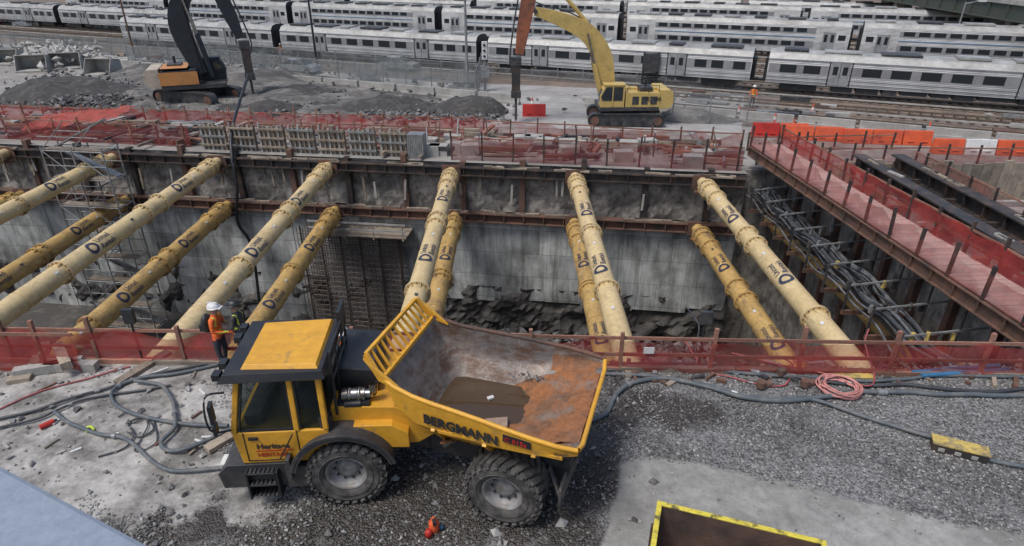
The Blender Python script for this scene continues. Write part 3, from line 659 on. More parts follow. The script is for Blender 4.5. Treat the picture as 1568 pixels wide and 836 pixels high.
for (a,b_,sx,sy,cnt) in((110,150,80,28,1000),(600,178,60,10,350),(715,180,50,10,300),(390,170,60,10,350),(400,150,320,35,900),(330,100,200,18,500)):
    for i in range(cnt):
        p=G(random.gauss(a,sx/2),min(196,random.gauss(b_,sy/2)),ZG); pts.append((p.x,p.y,ZG+random.uniform(.05,.9 if cnt>400 else .6)*(1 if cnt==1000 else .6)))
stones("rock_rubble",np.array(pts),.1,.34,STONED)
pts=[]
for i in range(500): p=G(random.gauss(85,30),random.gauss(90,7),ZG); pts.append((p.x,p.y,ZG+random.uniform(.1,1.2)))
stones("sandbag_pile",np.array(pts),.3,.7,BAGS)
def sf(l,h,seed,mat=SCREEN): 
    fence("construction_fence",[G(a,b,ZG) for a,b in l],h,mat,GALV,GALV,2.8,.04,seed=seed,pw=.08,over=.1,rails=(1.,))
sf([(200,102),(350,108),(500,128),(630,142),(728,150)],2.3,41)
sf([(728,150),(738,118)],2.3,42); 
sf([(-60,72),(230,88),(400,100),(560,116),(735,132)],2.2,43)
sf([(1028,188),(1110,192),(1185,196)],2.4,44,netmat("chain_link",(.3,.31,.31),(.35,.35,.35),.18,.3,1.))
sf([(740,118),(900,128),(1135,142)],1.1,45,netmat("barrier_mesh",(.3,.31,.31),(.35,.35,.35),.25,.45,1.))
m=MB()
for i in range(26):
    c=tp(-100+i*4.3,-14.3); m.T=TL(c.x,c.y,ZG,TANG); m.prism([(-2,0),(2,0),(2,.9),(-2,.9)],-.12,.12,CONC); m.prism([(-2,0),(2,0),(2,.3),(-2,.3)],-.3,.3,CONC)
for i in range(13):
    c=tp(17+i*4.3,-12.5); m.T=TL(c.x,c.y,ZG,TANG); m.prism([(-2,0),(2,0),(2,.8),(-2,.8)],-.12,.12,CONC); m.prism([(-2,0),(2,0),(2,.3),(-2,.3)],-.3,.3,CONC)
m.T=Matrix(); m.done("jersey_barriers")
m=MB(); random.seed(52)
for i in range(60):
    c=tp(random.uniform(-70,60),random.uniform(-12,-8)) if i<30 else tp(random.uniform(18,60),random.uniform(-13,-3)); m.obox((c.x,c.y,ZG+.25),(random.uniform(.4,2.6),random.uniform(.2,.8),random.uniform(.2,.5)),TANG+random.uniform(-.3,.3),random.choice([WOOD,CONC,RUST,GALV,DGR]))
m.done("stacked_materials")
def wbar(px,py,n,ang,mats):
    c=G(px,py,ZG); m=MB(TL(c.x,c.y,ZG,ang))
    for i in range(n):
        x=i*2.; mt=mats[i%len(mats)]
        m.hexa([(x,-.3,0),(x+1.9,-.3,0),(x+1.9,.3,0),(x,.3,0),(x,-.1,1.0),(x+1.9,-.1,1.0),(x+1.9,.1,1.0),(x,.1,1.0)],mt)
        m.box(x+.3,x+.7,-.32,.32,.25,.32,mt); m.box(x+1.2,x+1.6,-.32,.32,.25,.32,mt); m.box(x+.2,x+1.7,-.13,.13,.8,.9,mt)
    m.done("water_filled_barrier",bevel=.03)
wbar(1288,218,3,-.12,[ORP]); wbar(1425,234,6,-.1,[ORP,WHT,ORP,ORP]); wbar(1150,208,2,-.1,[REDP,ORP]); wbar(800,178,1,0,[REDP]); wbar(1200,212,2,-.2,[ORP])
def cone(px,py,z=ZG,s_=1.):
    c=G(px,py,z); m=MB(TL(c.x,c.y,z)); m.box(-.2*s_,.2*s_,-.2*s_,.2*s_,0,.04*s_,ORP)
    m.cyl((0,0,.04*s_),(0,0,.3*s_),.15*s_,ORP,.1*s_,16); m.cyl((0,0,.3*s_),(0,0,.48*s_),.1*s_,WHT,.065*s_,16); m.cyl((0,0,.48*s_),(0,0,.72*s_),.065*s_,ORP,.03*s_,16); m.done("traffic_cone")
for a,b_ in((1185,190),(1243,175),(1213,200),(1130,178),(1420,205),(1005,178),(815,165)): cone(a,b_,s_=1.25)
def pole(px,py,h,arm=0,r=.09,mat=GALV):
    c=G(px,py,ZG); m=MB(TL(c.x,c.y,ZG)); m.cyl((0,0,0),(0,0,h),r,mat,r*.6,10); m.cyl((0,0,0),(0,0,.3),r*2,CONC,n=10)
    if arm: m.cyl((0,0,h-.2),(arm,0,h+.1),r*.5,mat,n=8); m.box(arm-.1,arm+.8,-.15,.15,h,h+.15,WHT)
    m.done("street_lamp")
pole(207,88,11,1.5,.14,RUST); pole(487,110,12,0,.14,BLK); pole(716,135,13,1.2,.15); pole(1450,100,7,1.5,.13)
c=G(743,140,ZG); m=MB(TL(c.x,c.y,ZG)); m.cyl((0,0,0),(0,0,4.),.12,GALV,n=10); m.box(-.25,.25,-.25,.1,3.,4.6,WHT); m.box(-.4,.4,-.2,.2,1.3,2.4,GALV)
for z in(3.3,3.8,4.3): m.cyl((0,-.25,z),(0,-.32,z),.12,BLK,n=12)
m.done("signal_post")
def car(px,py,ang,mt,z=ZG):
    c=G(px,py,z); m=MB(TL(c.x,c.y,z,ang))
    body=[(-2.2,.35),(-2.25,.75),(-2.1,.95),(-1.2,1.02),(1.3,1.02),(2.15,.85),(2.25,.6),(2.2,.35)]; m.prism(body,-.9,.9,mt)
    m.hexa([(-1.9,-.85,1.02),(1.15,-.85,1.02),(1.15,.85,1.02),(-1.9,.85,1.02),(-1.3,-.68,1.5),(.35,-.68,1.5),(.35,.68,1.5),(-1.3,.68,1.5)],GLS)
    m.box(-1.25,.3,-.66,.66,1.49,1.54,mt)
    for x in(-.5,): m.beam((x,-.87,1.02),(x,-.69,1.5),.08,.04,mt)
    for x in(-1.4,1.4):
        for q in(-.93,.78): m.cyl((x,q,.34),(x,q+.15,.34),.34,RUB,n=20); m.cyl((x,q-.01,.34),(x,q+.16,.34),.2,RIM,n=16)
    m.done("parked_car",bevel=.06)
car(462,112,-.35,CARW); car(612,108,-.35,CARW); car(-20,40,0,REDP); car(45,42,.1,CARW)
def bucket(px,py,ang,mt,s_=1.):
    c=G(px,py,ZG); m=MB(TL(c.x,c.y,ZG+.1,ang)@Matrix.Scale(s_,4))
    m.prism([(-.9,0),(-.75,1.1),(.3,1.3),(.3,1.22),(-.66,1.02),(-.8,.1)],-1.2,1.2,mt); m.box(-.9,1.,-1.2,1.2,-.06,.06,mt)
    for y in(-1.2,1.15): m.prism([(-.88,0),(1.,0),(.3,1.28),(-.75,1.1)],y,y+.06,mt)
    m.done("loader_bucket",bevel=.02)
for a,b_,g in((55,108,-1.3),(160,114,-1.7),(105,104,-1.2),(15,98,-1.5)): bucket(a,b_,g,CONC,1.3)
# elevated roadway crossing the yard on the right
BG=M("bridge_green_steel",(.055,.08,.07),.6,0,(.09,.08,.06)); yaw=math.atan2(31,3.6)
m=MB(TL(57.5,75,0,yaw)); m.box(-25,140,-12,0,2.6,4.2,BG); m.box(-25,140,-.4,.25,4.2,4.7,CONC); m.box(-25,140,-.1,.3,2.45,2.6,BG)
for i in range(40): m.box(-24+i*4,-23.8+i*4,0,.2,2.62,4.18,BG); m.box(-24+i*4,-23.93+i*4,-.1,0,4.7,5.7,GALV)
m.box(-25,140,-.08,-.02,5.6,5.7,GALV)
for x in(-12,6,38,62,90): m.box(x,x+1.2,-3,-1.8,ZG,2.6,CONC); m.box(x,x+1.2,-10.5,-9.3,ZG,2.6,CONC)
m.done("elevated_roadway")
m=MB(); random.seed(77)
for i in range(30):
    x=-330+i*24; hh=random.uniform(12,40); m.box(x,x+22,330,350,ZG,hh,random.choice([CONC,SHOT,ROOFT]))
    for z in np.arange(2,hh-2,3.5):
        for q in range(6): m.box(x+1.2+q*3.5,x+3.4+q*3.5,329.9,330.2,z,z+1.8,WIN)
m.done("distant_buildings",fix=False)
# ------------------------------------------------------------------ excavators
def track_unit(m,yc,x0,x1,w=.65,h=1.0):
    r=h/2; pts=[]
    for i in range(13): t=math.pi/2+math.pi*i/12; pts.append((x0+r+r*math.cos(t),r+r*math.sin(t)))
    for i in range(13): t=-math.pi/2+math.pi*i/12; pts.append((x1-r+r*math.cos(t),r+r*math.sin(t)))
    m.prism([(x,z*.86+.07) for x,z in pts],yc-w*.32,yc+w*.32,DGR)
    P=pts+[pts[0]]
    for a,b in zip(P[:-1],P[1:]):
        dx,dz=b[0]-a[0],b[1]-a[1]; l=math.hypot(dx,dz); k=max(1,int(round(l/.2)))
        for i in range(k):
            cx_,cz=a[0]+dx*(i+.5)/k,a[1]+dz*(i+.5)/k
            m.obox((cx_,yc,cz),(.16,w,.07),Matrix.Rotation(-math.atan2(dz,dx),4,'Y'),DGR)
    for i in range(6): x=x0+.7+i*(x1-x0-1.4)/5; m.cyl((x,yc-w*.36,.3),(x,yc+w*.36,.3),.19,BLK,n=14)
    for x in(x0+r,x1-r): m.cyl((x,yc-w*.38,r),(x,yc+w*.38,r),.34,RUST,n=18)
def arm(m,pts,ths,y0,y1,mat):
    up=[];dn=[]
    for i,(x,z) in enumerate(pts):
        a=pts[max(i-1,0)];b=pts[min(i+1,len(pts)-1)]; dx,dz=b[0]-a[0],b[1]-a[1]; l=math.hypot(dx,dz); nx_,nz__=-dz/l,dx/l; t=ths[i]
        up.append((x+nx_*t,z+nz__*t)); dn.append((x-nx_*t,z-nz__*t))
    for i in range(len(pts)-1):
        q=[up[i],up[i+1],dn[i+1],dn[i]]; m.hexa([(q[0][0],y0,q[0][1]),(q[1][0],y0,q[1][1]),(q[2][0],y0,q[2][1]),(q[3][0],y0,q[3][1]),(q[0][0],y1,q[0][1]),(q[1][0],y1,q[1][1]),(q[2][0],y1,q[2][1]),(q[3][0],y1,q[3][1])],mat)
def dense(pts,ths):
    P=spline([(p[0],0,p[1]) for p in pts],4); T_=spline([(t,0,0) for t in ths],4); return [(p.x,p.z) for p in P],[t.x for t in T_]
def excavator(loc,rz,rz_track,paint,cwm,boomc,boom,bth,stick,sth,stickc,tool,txt=None):
    e=empty("excavator",loc,rz)
    m=MB(Matrix.Rotation(rz_track-rz,4,'Z')); track_unit(m,-1.45,-2.9,2.9); track_unit(m,1.45,-2.9,2.9); m.box(-1.2,1.2,-1.2,1.2,.45,.95,DGR); m.cyl((0,0,.9),(0,0,1.2),.8,BLK,n=24); m.done("tracks",e)
    m=MB(); m.box(-2.2,2.3,-1.5,1.5,1.2,1.5,DGR)
    m.prism([(-.3,1.5),(2.3,1.5),(2.3,2.55),(-.3,2.6)],-1.5,-.45,paint); m.prism([(-.3,1.5),(2.3,1.5),(2.3,2.55),(-.3,2.6)],.45,1.5,paint)
    m.box(.3,2.3,-.45,.45,1.5,2.75,paint); m.box(.8,1.8,-1.1,.2,2.6,2.9,DGR)
    m.prism([(2.3,1.3),(3.2,1.45),(3.4,1.8),(3.35,2.5),(3.1,2.75),(2.3,2.75)],-1.45,1.45,cwm)
    m.cyl((1.3,-.7,2.8),(1.3,-.7,3.4),.1,BLK,n=10)
    for x in(.2,.9,1.6): m.box(x,x+.5,-1.53,-1.5,1.7,2.3,DGR)
    for x in np.arange(-.2,2.3,.8): m.cyl((x,-1.45,2.55),(x,-1.45,3.1),.025,BLK,n=6)
    m.cyl((-.2,-1.45,3.1),(2.2,-1.45,3.1),.025,BLK,n=6)
    m.done("upper_body",e,.04)
    m=MB(); m.prism([(-2.2,1.5),(-.4,1.5),(-.4,3.15),(-1.9,3.15),(-2.3,2.3)],-1.5,-.5,paint); 
    m.prism([(-2.1,2.0),(-.55,2.0),(-.55,3.0),(-1.82,3.0),(-2.2,2.3)],-1.53,-.47,GLS)
    m.hexa([(-2.33,-1.4,2.3),(-2.33,-.6,2.3),(-2.22,-.6,1.7),(-2.22,-1.4,1.7),(-1.93,-1.4,3.05),(-1.93,-.6,3.05),(-2.2,-.6,1.7),(-2.2,-1.4,1.7)],GLS)
    m.box(-1.35,-1.27,-1.55,-1.45,1.6,3.1,paint); m.box(-2.0,-.35,-1.55,-.45,3.1,3.2,paint); m.done("cab",e,.03)
    m=MB(); bp_,bt_=dense(boom,bth); arm(m,bp_,bt_,-.32,.32,boomc)
    a=(boom[0][0]-.7,boom[0][1]-.2);b=boom[len(boom)//2]
    for y in(-.5,.5): 
        mid=((a[0]*.45+b[0]*.55),(a[1]*.45+b[1]*.55)); m.cyl((a[0],y,a[1]),(mid[0],y,mid[1]),.15,boomc,n=12); m.cyl((mid[0],y,mid[1]),(b[0],y,b[1]),.08,CHR,n=10)
    a=boom[len(boom)//2];b=stick[0]; up=.75
    m.cyl((a[0],0,a[1]+up*.9),((a[0]+b[0])/2,0,(a[1]+b[1])/2+up*1.3),.15,boomc,n=12); m.cyl(((a[0]+b[0])/2,0,(a[1]+b[1])/2+up*1.3),(b[0],0,b[1]),.08,CHR,n=10)
    m.tube(spline([(boom[0][0],.36,boom[0][1]+.4),(a[0],.4,a[1]+.6),(boom[-1][0],.4,boom[-1][1]+.6),(stick[1][0],.35,stick[1][1])],6),.05,BLK)
    m.done("boom",e,.02)
    m=MB(); arm(m,stick,sth,-.26,.26,stickc); m.cyl((stick[0][0]+.35,0,stick[0][1]),(stick[-1][0]+.4,0,stick[-1][1]+.6),.11,stickc,n=10); m.cyl((boom[-1][0],-.4,boom[-1][1]),(boom[-1][0],.4,boom[-1][1]),.16,DGR,n=14)
    for y in(-.3,.3): m.tube(spline([(stick[0][0]-.3,y,stick[0][1]),(stick[1][0]-.9,y,stick[1][1]-.8),(stick[-1][0]-.7,y,stick[-1][1]),(tool[0]-.35,y,tool[1]-.9)],6),.045,BLK)
    m.done("stick",e,.03)
    m=MB(); (tx,tz0,tz1)=tool
    m.box(tx-.4,tx+.4,-.35,.35,tz0-.5,tz0+.1,DGR); m.box(tx-.32,tx+.32,-.3,.3,tz0-2.5,tz0-.5,DBEAM); m.box(tx-.38,tx+.38,-.36,.36,tz0-2.9,tz0-2.4,DGR); m.cyl((tx,0,tz0-2.9),(tx,0,tz1+.3),.1,DGR,n=10); m.cyl((tx,0,tz1+.3),(tx,0,tz1),.1,GALV,.01,10)
    m.done("hydraulic_breaker",e,.02)
    if txt:
        vs,fs=textmesh(txt,.42,.01); m=MB(); m.add([(1.15+x,-1.54,1.95+y) for x,y,_ in vs],fs,BLK); m.done("lettering",e,fix=False)
    return e
SKH=M("stick_rust_orange",(.36,.12,.06),.6,.1,(.20,.08,.05),1.,stain=(.1,.06,.04))
c=G(955,187,ZG)
e=excavator((c.x,c.y,ZG),R(2),R(-4),EXY,EXY,EXY,[(-1.2,2.1),(-1.6,3.6),(-2.1,5.2),(-3.3,6.7),(-5.2,7.6),(-7.2,8.2)],[.35,.55,.68,.65,.5,.3],[(-7.6,10.6),(-7.6,9.6),(-8.1,6.8),(-8.35,5.2)],[.3,.55,.45,.3],SKH,(-8.6,4.9,0.),"PC 490")
c=G(308,158,ZG)
NV=M("navy_boom",(.025,.03,.04),.45)
e=excavator((c.x,c.y,ZG+.2),R(200),R(160),NV,M("white_counterweight",(.55,.46,.36),.5),NV,[(-.6,2.1),(-.1,3.6),(.3,5.8),(-.3,7.6),(-1.6,8.6),(-2.4,8.9)],[.4,.6,.72,.62,.5,.32],[(-2.2,9.6),(-2.6,8.9),(-3.4,6.2),(-3.8,4.6)],[.3,.55,.48,.3],NV,(-4.0,4.3,.0)); e.scale=(1.12,)*3
m=MB(); m.box(-.35,2.32,-1.54,-1.502,1.55,2.5,ORG); m.box(-.35,2.32,1.502,1.54,1.55,2.5,ORG); m.box(.3,2.2,-1.4,1.4,2.76,2.78,ORG); m.done("side_panels",e)
c=G(993,135,ZG); m=MB(TL(c.x,c.y,ZG)); 
for x in(-.7,.7): m.beam((x,0,0),(x,0,3.4),.18,.18,BLK)
for z in np.arange(.4,3.4,.45): m.box(-.7,.7,-.08,.08,z,z+.14,BLK)
m.box(-.75,.75,-.3,.3,1.6,3.3,DGR); m.done("hydraulic_hammer_stand")
# ------------------------------------------------------------------ dumper
TR=empty("articulated_dump_truck",(-1.45,10.15,0))
FU=empty("front_unit",(-3.21+1.45,10.1-10.15,0),R(4),TR); RU=empty("rear_unit",(.2+1.45,9.55-10.15,0),R(-17),TR)
def wheel(par,y,sg):
    r=.745; m=MB(); c=(0,y,r)
    prof=[(.38,-.25),(.44,-.30),(.56,-.325),(.66,-.31),(.705,-.27),(.72,-.15),(.725,0),(.72,.15),(.705,.27),(.66,.31),(.56,.325),(.44,.30),(.38,.25)]
    m.rev(prof,c,(0,1,0),RUB,48)
    for q,rr in((.327,.50),(.325,.60)): m.rev([(rr-.012,q*sg-.004*sg),(rr,q*sg+.006*sg),(rr+.012,q*sg-.004*sg)],c,(0,1,0),RUB,48)
    nl=26
    for i in range(nl):
        for q in(-1,1):
            t=2*math.pi*(i+(.5 if q>0 else 0))/nl; 
            Mx=Matrix.Translation(c)@Matrix.Rotation(t,4,'Y')@Matrix.Translation((0,q*.16,.73))@Matrix.Rotation(q*R(28),4,'Z')
            m.obox((0,0,0),(.095,.33,.055),Mx,RUB)
            Mx=Matrix.Translation(c)@Matrix.Rotation(t,4,'Y')@Matrix.Translation((.06,q*.305,.69))@Matrix.Rotation(q*R(-50),4,'X')
            m.obox((0,0,0),(.085,.11,.04),Mx,RUB)
    pr=[(.385,.24*sg),(.40,.26*sg),(.37,.27*sg),(.345,.2*sg),(.32,.10*sg),(.20,.07*sg),(.19,.13*sg),(.12,.15*sg),(.0,.15*sg)]
    m.rev(pr,c,(0,1,0),RIM,36)
    for i in range(10):
        t=2*math.pi*i/10; m.cyl((.25*math.cos(t),y+.075*sg,r+.25*math.sin(t)),(.25*math.cos(t),y+.12*sg,r+.25*math.sin(t)),.022,DGR,n=6)
    m.rev([(.385,-.24*sg),(.3,-.2*sg),(0,-.18*sg)],c,(0,1,0),DGR,24)
    m.cyl((.0,y-.3*sg,r),(0,y-.9*sg,r),.16,DGR,n=14)
    m.done("wheel",par)
for par in(FU,RU):
    wheel(par,-1.03,-1); wheel(par,1.03,1)
m=MB(); m.box(-2.0,1.55,-.5,.5,.6,1.15,DGR); m.cyl((1.75,0,.6),(1.75,0,1.3),.22,DGR,n=16); m.box(-2.05,-.9,-1.2,1.1,.75,1.0,DGR)
m.box(.2,1.5,-.45,.45,.75,1.3,BLK); m.done("chassis",FU,.02)
m=MB()
for sg in(-1,1):
    y0,y1=(.68*sg,1.42*sg) ; a,b_=min(y0,y1),max(y0,y1)
    m.rev([(.93,a),(.97,a),(.97,b_),(.93,b_),(.93,a)],(0,0,.76),(0,1,0),DGR,20,R(-78),R(72),smooth=False)
    m.rev([(.90,b_-.03 if sg>0 else a),(1.02,b_-.03 if sg>0 else a),(1.02,b_ if sg>0 else a+.03),(.90,b_ if sg>0 else a+.03)],(0,0,.76),(0,1,0),DGR,20,R(-78),R(72),smooth=False)
    m.obox((-1.0,1.05*sg,1.02),(.08,.72,.5),0,DGR)
m.done("fenders",FU,.01)
m=MB(); m.prism([(-2.3,.5),(-1.15,.5),(-1.05,.75),(-1.05,1.05),(-2.15,1.05),(-2.35,.85)],-1.25,1.2,DGR)
m.box(-1.78,-1.28,-1.32,-1.0,.32,.36,BLK); m.box(-1.78,-1.28,-1.38,-1.0,.62,.66,BLK); m.box(-1.78,-1.28,-1.38,-1.0,.9,.94,BLK)
for x in(-1.8,-1.25): m.box(x-.02,x+.02,-1.38,-1.0,.3,.96,BLK)
for i in range(6):
    for zz in(.365,.67,.95): m.box(-1.75+i*.08,-1.71+i*.08,-1.37,-1.05,zz,zz+.015,DGR)
m.box(-1.1,-.62,-1.3,-.9,.5,1.0,DGR)
for y in(-.9,.8): m.box(-2.39,-2.3,y-.14,y+.14,.72,.9,WHT)
m.done("bumper_and_steps",FU,.02)
m=MB(); x0,x1,y0,y1=-1.78,-.22,-1.22,.52
m.prism([(x0-.08,1.06),(x1,1.06),(x1,1.78),(x0-.16,1.78)],y0,y1,YEL)
def pil(a,b,t=.075,mt=YEL): m.beam(a,b,t,t,mt)
zt=2.93
corn=[((x0-.12,y0+.03,1.78),(x0+.12,y0+.10,zt)),((x0-.12,y1-.03,1.78),(x0+.12,y1-.1,zt)),((x1-.04,y0+.03,1.78),(x1-.06,y0+.1,zt)),((x1-.04,y1-.03,1.78),(x1-.06,y1-.1,zt)),((-.78,y0+.03,1.78),(-.78,y0+.1,zt)),((-.78,y1-.03,1.78),(-.78,y1-.1,zt))]
for i,(a,b_) in enumerate(corn): pil(a,b_,.10,YEL)
pil((x0+.1,y0+.1,zt-.03),(x1-.05,y0+.1,zt-.03),.11,YEL); pil((x0+.1,y1-.1,zt-.03),(x1-.05,y1-.1,zt-.03),.09,YEL); pil((x1-.05,y0+.1,zt-.03),(x1-.05,y1-.1,zt-.03),.09,YEL)
m.done("cab_frame",FU,.02)
m=MB(); m.hexa([(x0-.10,y0+.05,1.785),(x1-.06,y0+.05,1.785),(x1-.06,y1-.05,1.785),(x0-.10,y1-.05,1.785),(x0+.13,y0+.11,zt),(x1-.08,y0+.11,zt),(x1-.08,y1-.11,zt),(x0+.13,y1-.11,zt)],GLT)
m.done("cab_glass",FU)
m=MB() # cab interior
m.box(-1.0,-.5,-.6,-.1,1.80,1.95,BLK); m.obox((-.52,-.35,2.3),(.14,.46,.75),Matrix.Rotation(R(8),4,'Y'),BLK); m.obox((-.5,-.35,2.75),(.1,.26,.2),Matrix.Rotation(R(8),4,'Y'),DGR)
m.box(-1.75,-1.45,-1.0,.3,1.80,2.0,DGR); m.rev([(.19,-.015),(.205,0),(.19,.015),(.175,0),(.19,-.015)],(-1.3,-.35,2.2),(-.5,0,.85),BLK,24); m.cyl((-1.45,-.35,1.95),(-1.3,-.35,2.2),.03,BLK,n=8); m.box(-1.0,-.5,.0,.15,1.80,2.1,DGR); m.done("cab_interior",FU,.02)
m=MB()
m.beam((-1.80,y0+.03,1.82),(-1.60,y0+.09,2.82),.03,.05,BLK); m.beam((-.85,y0+.03,1.82),(-.85,y0+.09,2.82),.03,.05,BLK); m.beam((-.71,y0+.03,1.82),(-.71,y0+.09,2.82),.03,.04,BLK); m.beam((-1.8,y0+.03,1.81),(-.85,y0+.03,1.81),.03,.04,BLK)
m.box(-1.74,-.80,y0-.012,y0,1.12,1.135,BLK); m.box(-.80,-.785,y0-.012,y0,1.12,1.78,BLK); m.box(-1.75,-1.735,y0-.012,y0,1.12,1.78,BLK); m.box(-1.66,-1.5,y0-.03,y0,1.62,1.68,BLK)
vs,fs=textmesh("HERITAGE",.12,.004); m.add([(-1.56+x,y0-.012,1.22+y) for x,y,_ in vs],fs,REDP); vs,fs=textmesh("Heritage",.17,.006); m.add([(-1.55+x,y0-.012,1.40+y) for x,y,_ in vs],fs,DBEAM)
m.box(-1.58,-.9,y0-.011,y0,1.345,1.36,REDP)
m.beam((-1.15,y0-.06,1.2),(-.85,y0-.06,1.75),.025,.025,BLK)
m.done("door_details",FU)
m=MB()
m.hexa([(x0-.16,y0-.08,zt),(x1+.10,y0-.05,zt),(x1+.10,y1+.05,zt),(x0-.16,y1+.08,zt),(x0-.06,y0-.02,zt+.15),(x1+.05,y0,zt+.15),(x1+.05,y1,zt+.15),(x0-.06,y1+.02,zt+.15)],BLK)
m.hexa([(x0+.20,y0+.12,zt+.14),(x1-.02,y0+.06,zt+.14),(x1-.02,y1-.06,zt+.14),(x0+.20,y1-.12,zt+.14),(x0+.26,y0+.18,zt+.22),(x1-.06,y0+.12,zt+.22),(x1-.06,y1-.12,zt+.22),(x0+.26,y1-.18,zt+.22)],YEL)
for y in(y0+.1,y0+.45,y1-.45,y1-.1): m.box(x0-.26,x0-.12,y-.09,y+.09,zt+.0,zt+.13,BLK); m.box(x0-.27,x0-.26,y-.07,y+.07,zt+.02,zt+.11,WHT)
for x in(x0+.5,x1-.5): m.box(x,x+.14,y0-.02,y0+.02,zt+.03,zt+.10,BLK)
m.done("cab_roof",FU,.035)
m=MB()
m.tube(spline([(x0-.1,y0+.0,2.7),(x0-.35,y0-.2,2.75),(x0-.38,y0-.25,2.1),(x0-.12,y0-.05,1.9)],5),.018,BLK,6); m.obox((x0-.32,y0-.17,2.4),(.06,.2,.38),.2,BLK); m.obox((x0-.32,y0-.17,2.05),(.06,.2,.18),.2,BLK)
m.tube(spline([(x0-.1,y1,2.7),(x0-.35,y1+.2,2.75),(x0-.38,y1+.25,2.1),(x0-.12,y1,1.9)],5),.018,BLK,6); m.obox((x0-.36,y1+.27,2.4),(.07,.2,.42),-.2,BLK)
for y in(-.95,-.55,.1,.45): m.cyl((x1+.13,y,1.9),(x1+.16,y,3.25),.026,BLK,n=8)
for z in(3.25,2.97,2.7): m.cyl((x1+.155,-.95,z),(x1+.155,.45,z),.026,BLK,n=8)
m.box(x1+.10,x1+.17,.12,.62,3.0,3.45,BLK)
m.done("mirrors_and_rails",FU)
m=MB()
m.prism([(-.2,1.15),(1.35,1.1),(1.75,1.35),(1.62,1.62),(.95,1.98),(-.2,2.05)],-.92,.92,YEL)
m.prism([(-.18,2.05),(.62,2.03),(.66,2.2),(.55,2.50),(-.18,2.58)],-.45,.95,BLK)
m.prism([(.2,1.2),(1.2,1.15),(1.2,1.5),(.9,1.7),(.2,1.72)],-1.1,-.9,YEL)
for i in range(6): m.obox((1.0+i*.08,-.55,1.97-i*.042),(.03,.5,.03),Matrix.Rotation(R(28),4,'Y'),BLK)
m.done("engine_cover",FU,.03)
m=MB()
m.cyl((.0,-.72,2.17),(.42,-.72,2.17),.12,CHR,n=20); m.rev([(.12,0),(.14,.02),(.14,.05),(.12,.07)],(.1,-.72,2.17),(1,0,0),CHR,20); m.rev([(.12,0),(.14,.02),(.14,.05),(.12,.07)],(.28,-.72,2.17),(1,0,0),CHR,20)
m.tube(spline([(.42,-.72,2.17),(.56,-.72,2.2),(.58,-.72,2.4)],6),.085,CHR,12); m.cyl((.05,-.86,2.05),(.35,-.86,2.05),.07,BLK,n=14); m.box(-.1,.5,-.9,-.5,2.0,2.08,BLK)
m.cyl((-.28,-1.08,1.6),(-.28,-1.08,2.0),.13,BLK,n=20); m.cyl((-.28,-1.08,2.0),(-.28,-1.08,2.08),.09,BLK,n=16); m.tube(spline([(-.28,-1.08,1.6),(-.1,-1.0,1.45),(.2,-.92,1.5)],5),.08,BLK,10)
m.box(-.42,-.14,-1.2,-.9,1.2,1.55,BLK)
for k in range(5): m.tube(spline([(1.2,-.3+k*.13,1.3),(1.7,-.32+k*.14,1.15+.06*k),(2.2,-.3+k*.12,1.25)],5),.025,BLK,6)
m.done("exhaust_and_filters",FU)
m=MB(); m.box(-1.75,1.1,-.5,.5,.62,1.05,DGR); m.box(-1.3,1.1,-.62,.62,1.0,1.28,DGR); m.cyl((-1.75,0,.6),(-1.75,0,1.3),.2,DGR,n=14); m.box(-.5,.5,-.85,.85,1.0,1.25,DGR)
for y in(-.62,.62): m.beam((1.0,y,1.1),(1.25,y,1.9),.1,.16,DGR); m.beam((1.0,y*1.7,.55),(1.3,y*1.9,1.85),.07,.13,DGR); m.beam((.7,y,1.0),(1.08,y*1.75,.6),.08,.1,DGR)
m.box(1.0,1.06,-1.15,-.65,.45,1.0,RUB); m.box(1.0,1.06,.65,1.15,.45,1.0,RUB)
for y in(-.6,.6): m.cyl((-1.4,y,.95),(-.9,y,1.4),.07,CHR,n=10)
m.done("rear_chassis",RU,.02)
st=[(-2.28,2.62,.93,2.72,1.10,2.68),(-2.05,2.1,.86,2.62,1.16,2.2),(-1.68,1.46,.78,2.52,1.20,1.95),(-1.3,1.36,.78,2.48,1.24,1.92),(-.8,1.34,.82,2.44,1.28,1.9),(-.3,1.38,.86,2.39,1.32,1.9),(.15,1.55,.93,2.34,1.36,1.93),(.6,1.76,1.0,2.29,1.39,1.96),(1.0,1.93,1.06,2.24,1.39,2.02),(1.34,2.06,1.1,2.2,1.34,2.1)]
# inner skin, finely divided so that it can carry dents
I=[]; 
SP=[spline([Vector(s_[:3]) for s_ in st],4),spline([Vector((s_[3],s_[4],s_[5])) for s_ in st],4)]
vs=[];fs=[];nc=0
for A_,B_ in zip(*SP):
    x,fz,fh=A_; rz_,rh,mz=B_
    key=[(-rh,rz_),(-rh+.04,mz),(-fh,fz+.06),(-fh+.15,fz),(fh-.15,fz),(fh,fz+.06),(rh-.04,mz),(rh,rz_)]
    row=[]
    for (ya,za),(yb,zb_),k in zip(key[:-1],key[1:],(2,5,2,8,2,5,2)):
        for q in range(k): row.append((ya+(yb-ya)*q/k,za+(zb_-za)*q/k))
    row.append(key[-1]); nc=len(row)
    for j,(yy,zz) in enumerate(row):
        e_=0 if j in(0,nc-1) else 1; dn=.022*noise.noise(Vector((x*3,yy*3,zz*3)))+.012*noise.noise(Vector((x*8,yy*8,zz*8)))
        vs.append((x,yy+e_*dn*(1 if yy<0 else -1)*.8,zz+e_*abs(dn)*.6))
nr=len(SP[0])
fs=[(i*nc+j,(i+1)*nc+j,(i+1)*nc+j+1,i*nc+j+1) for i in range(nr-1) for j in range(nc-1)]
me=bpy.data.meshes.new("skip_body"); me.from_pydata(vs,[],fs)
for a in(SKI,RUSTD): me.materials.append(a)
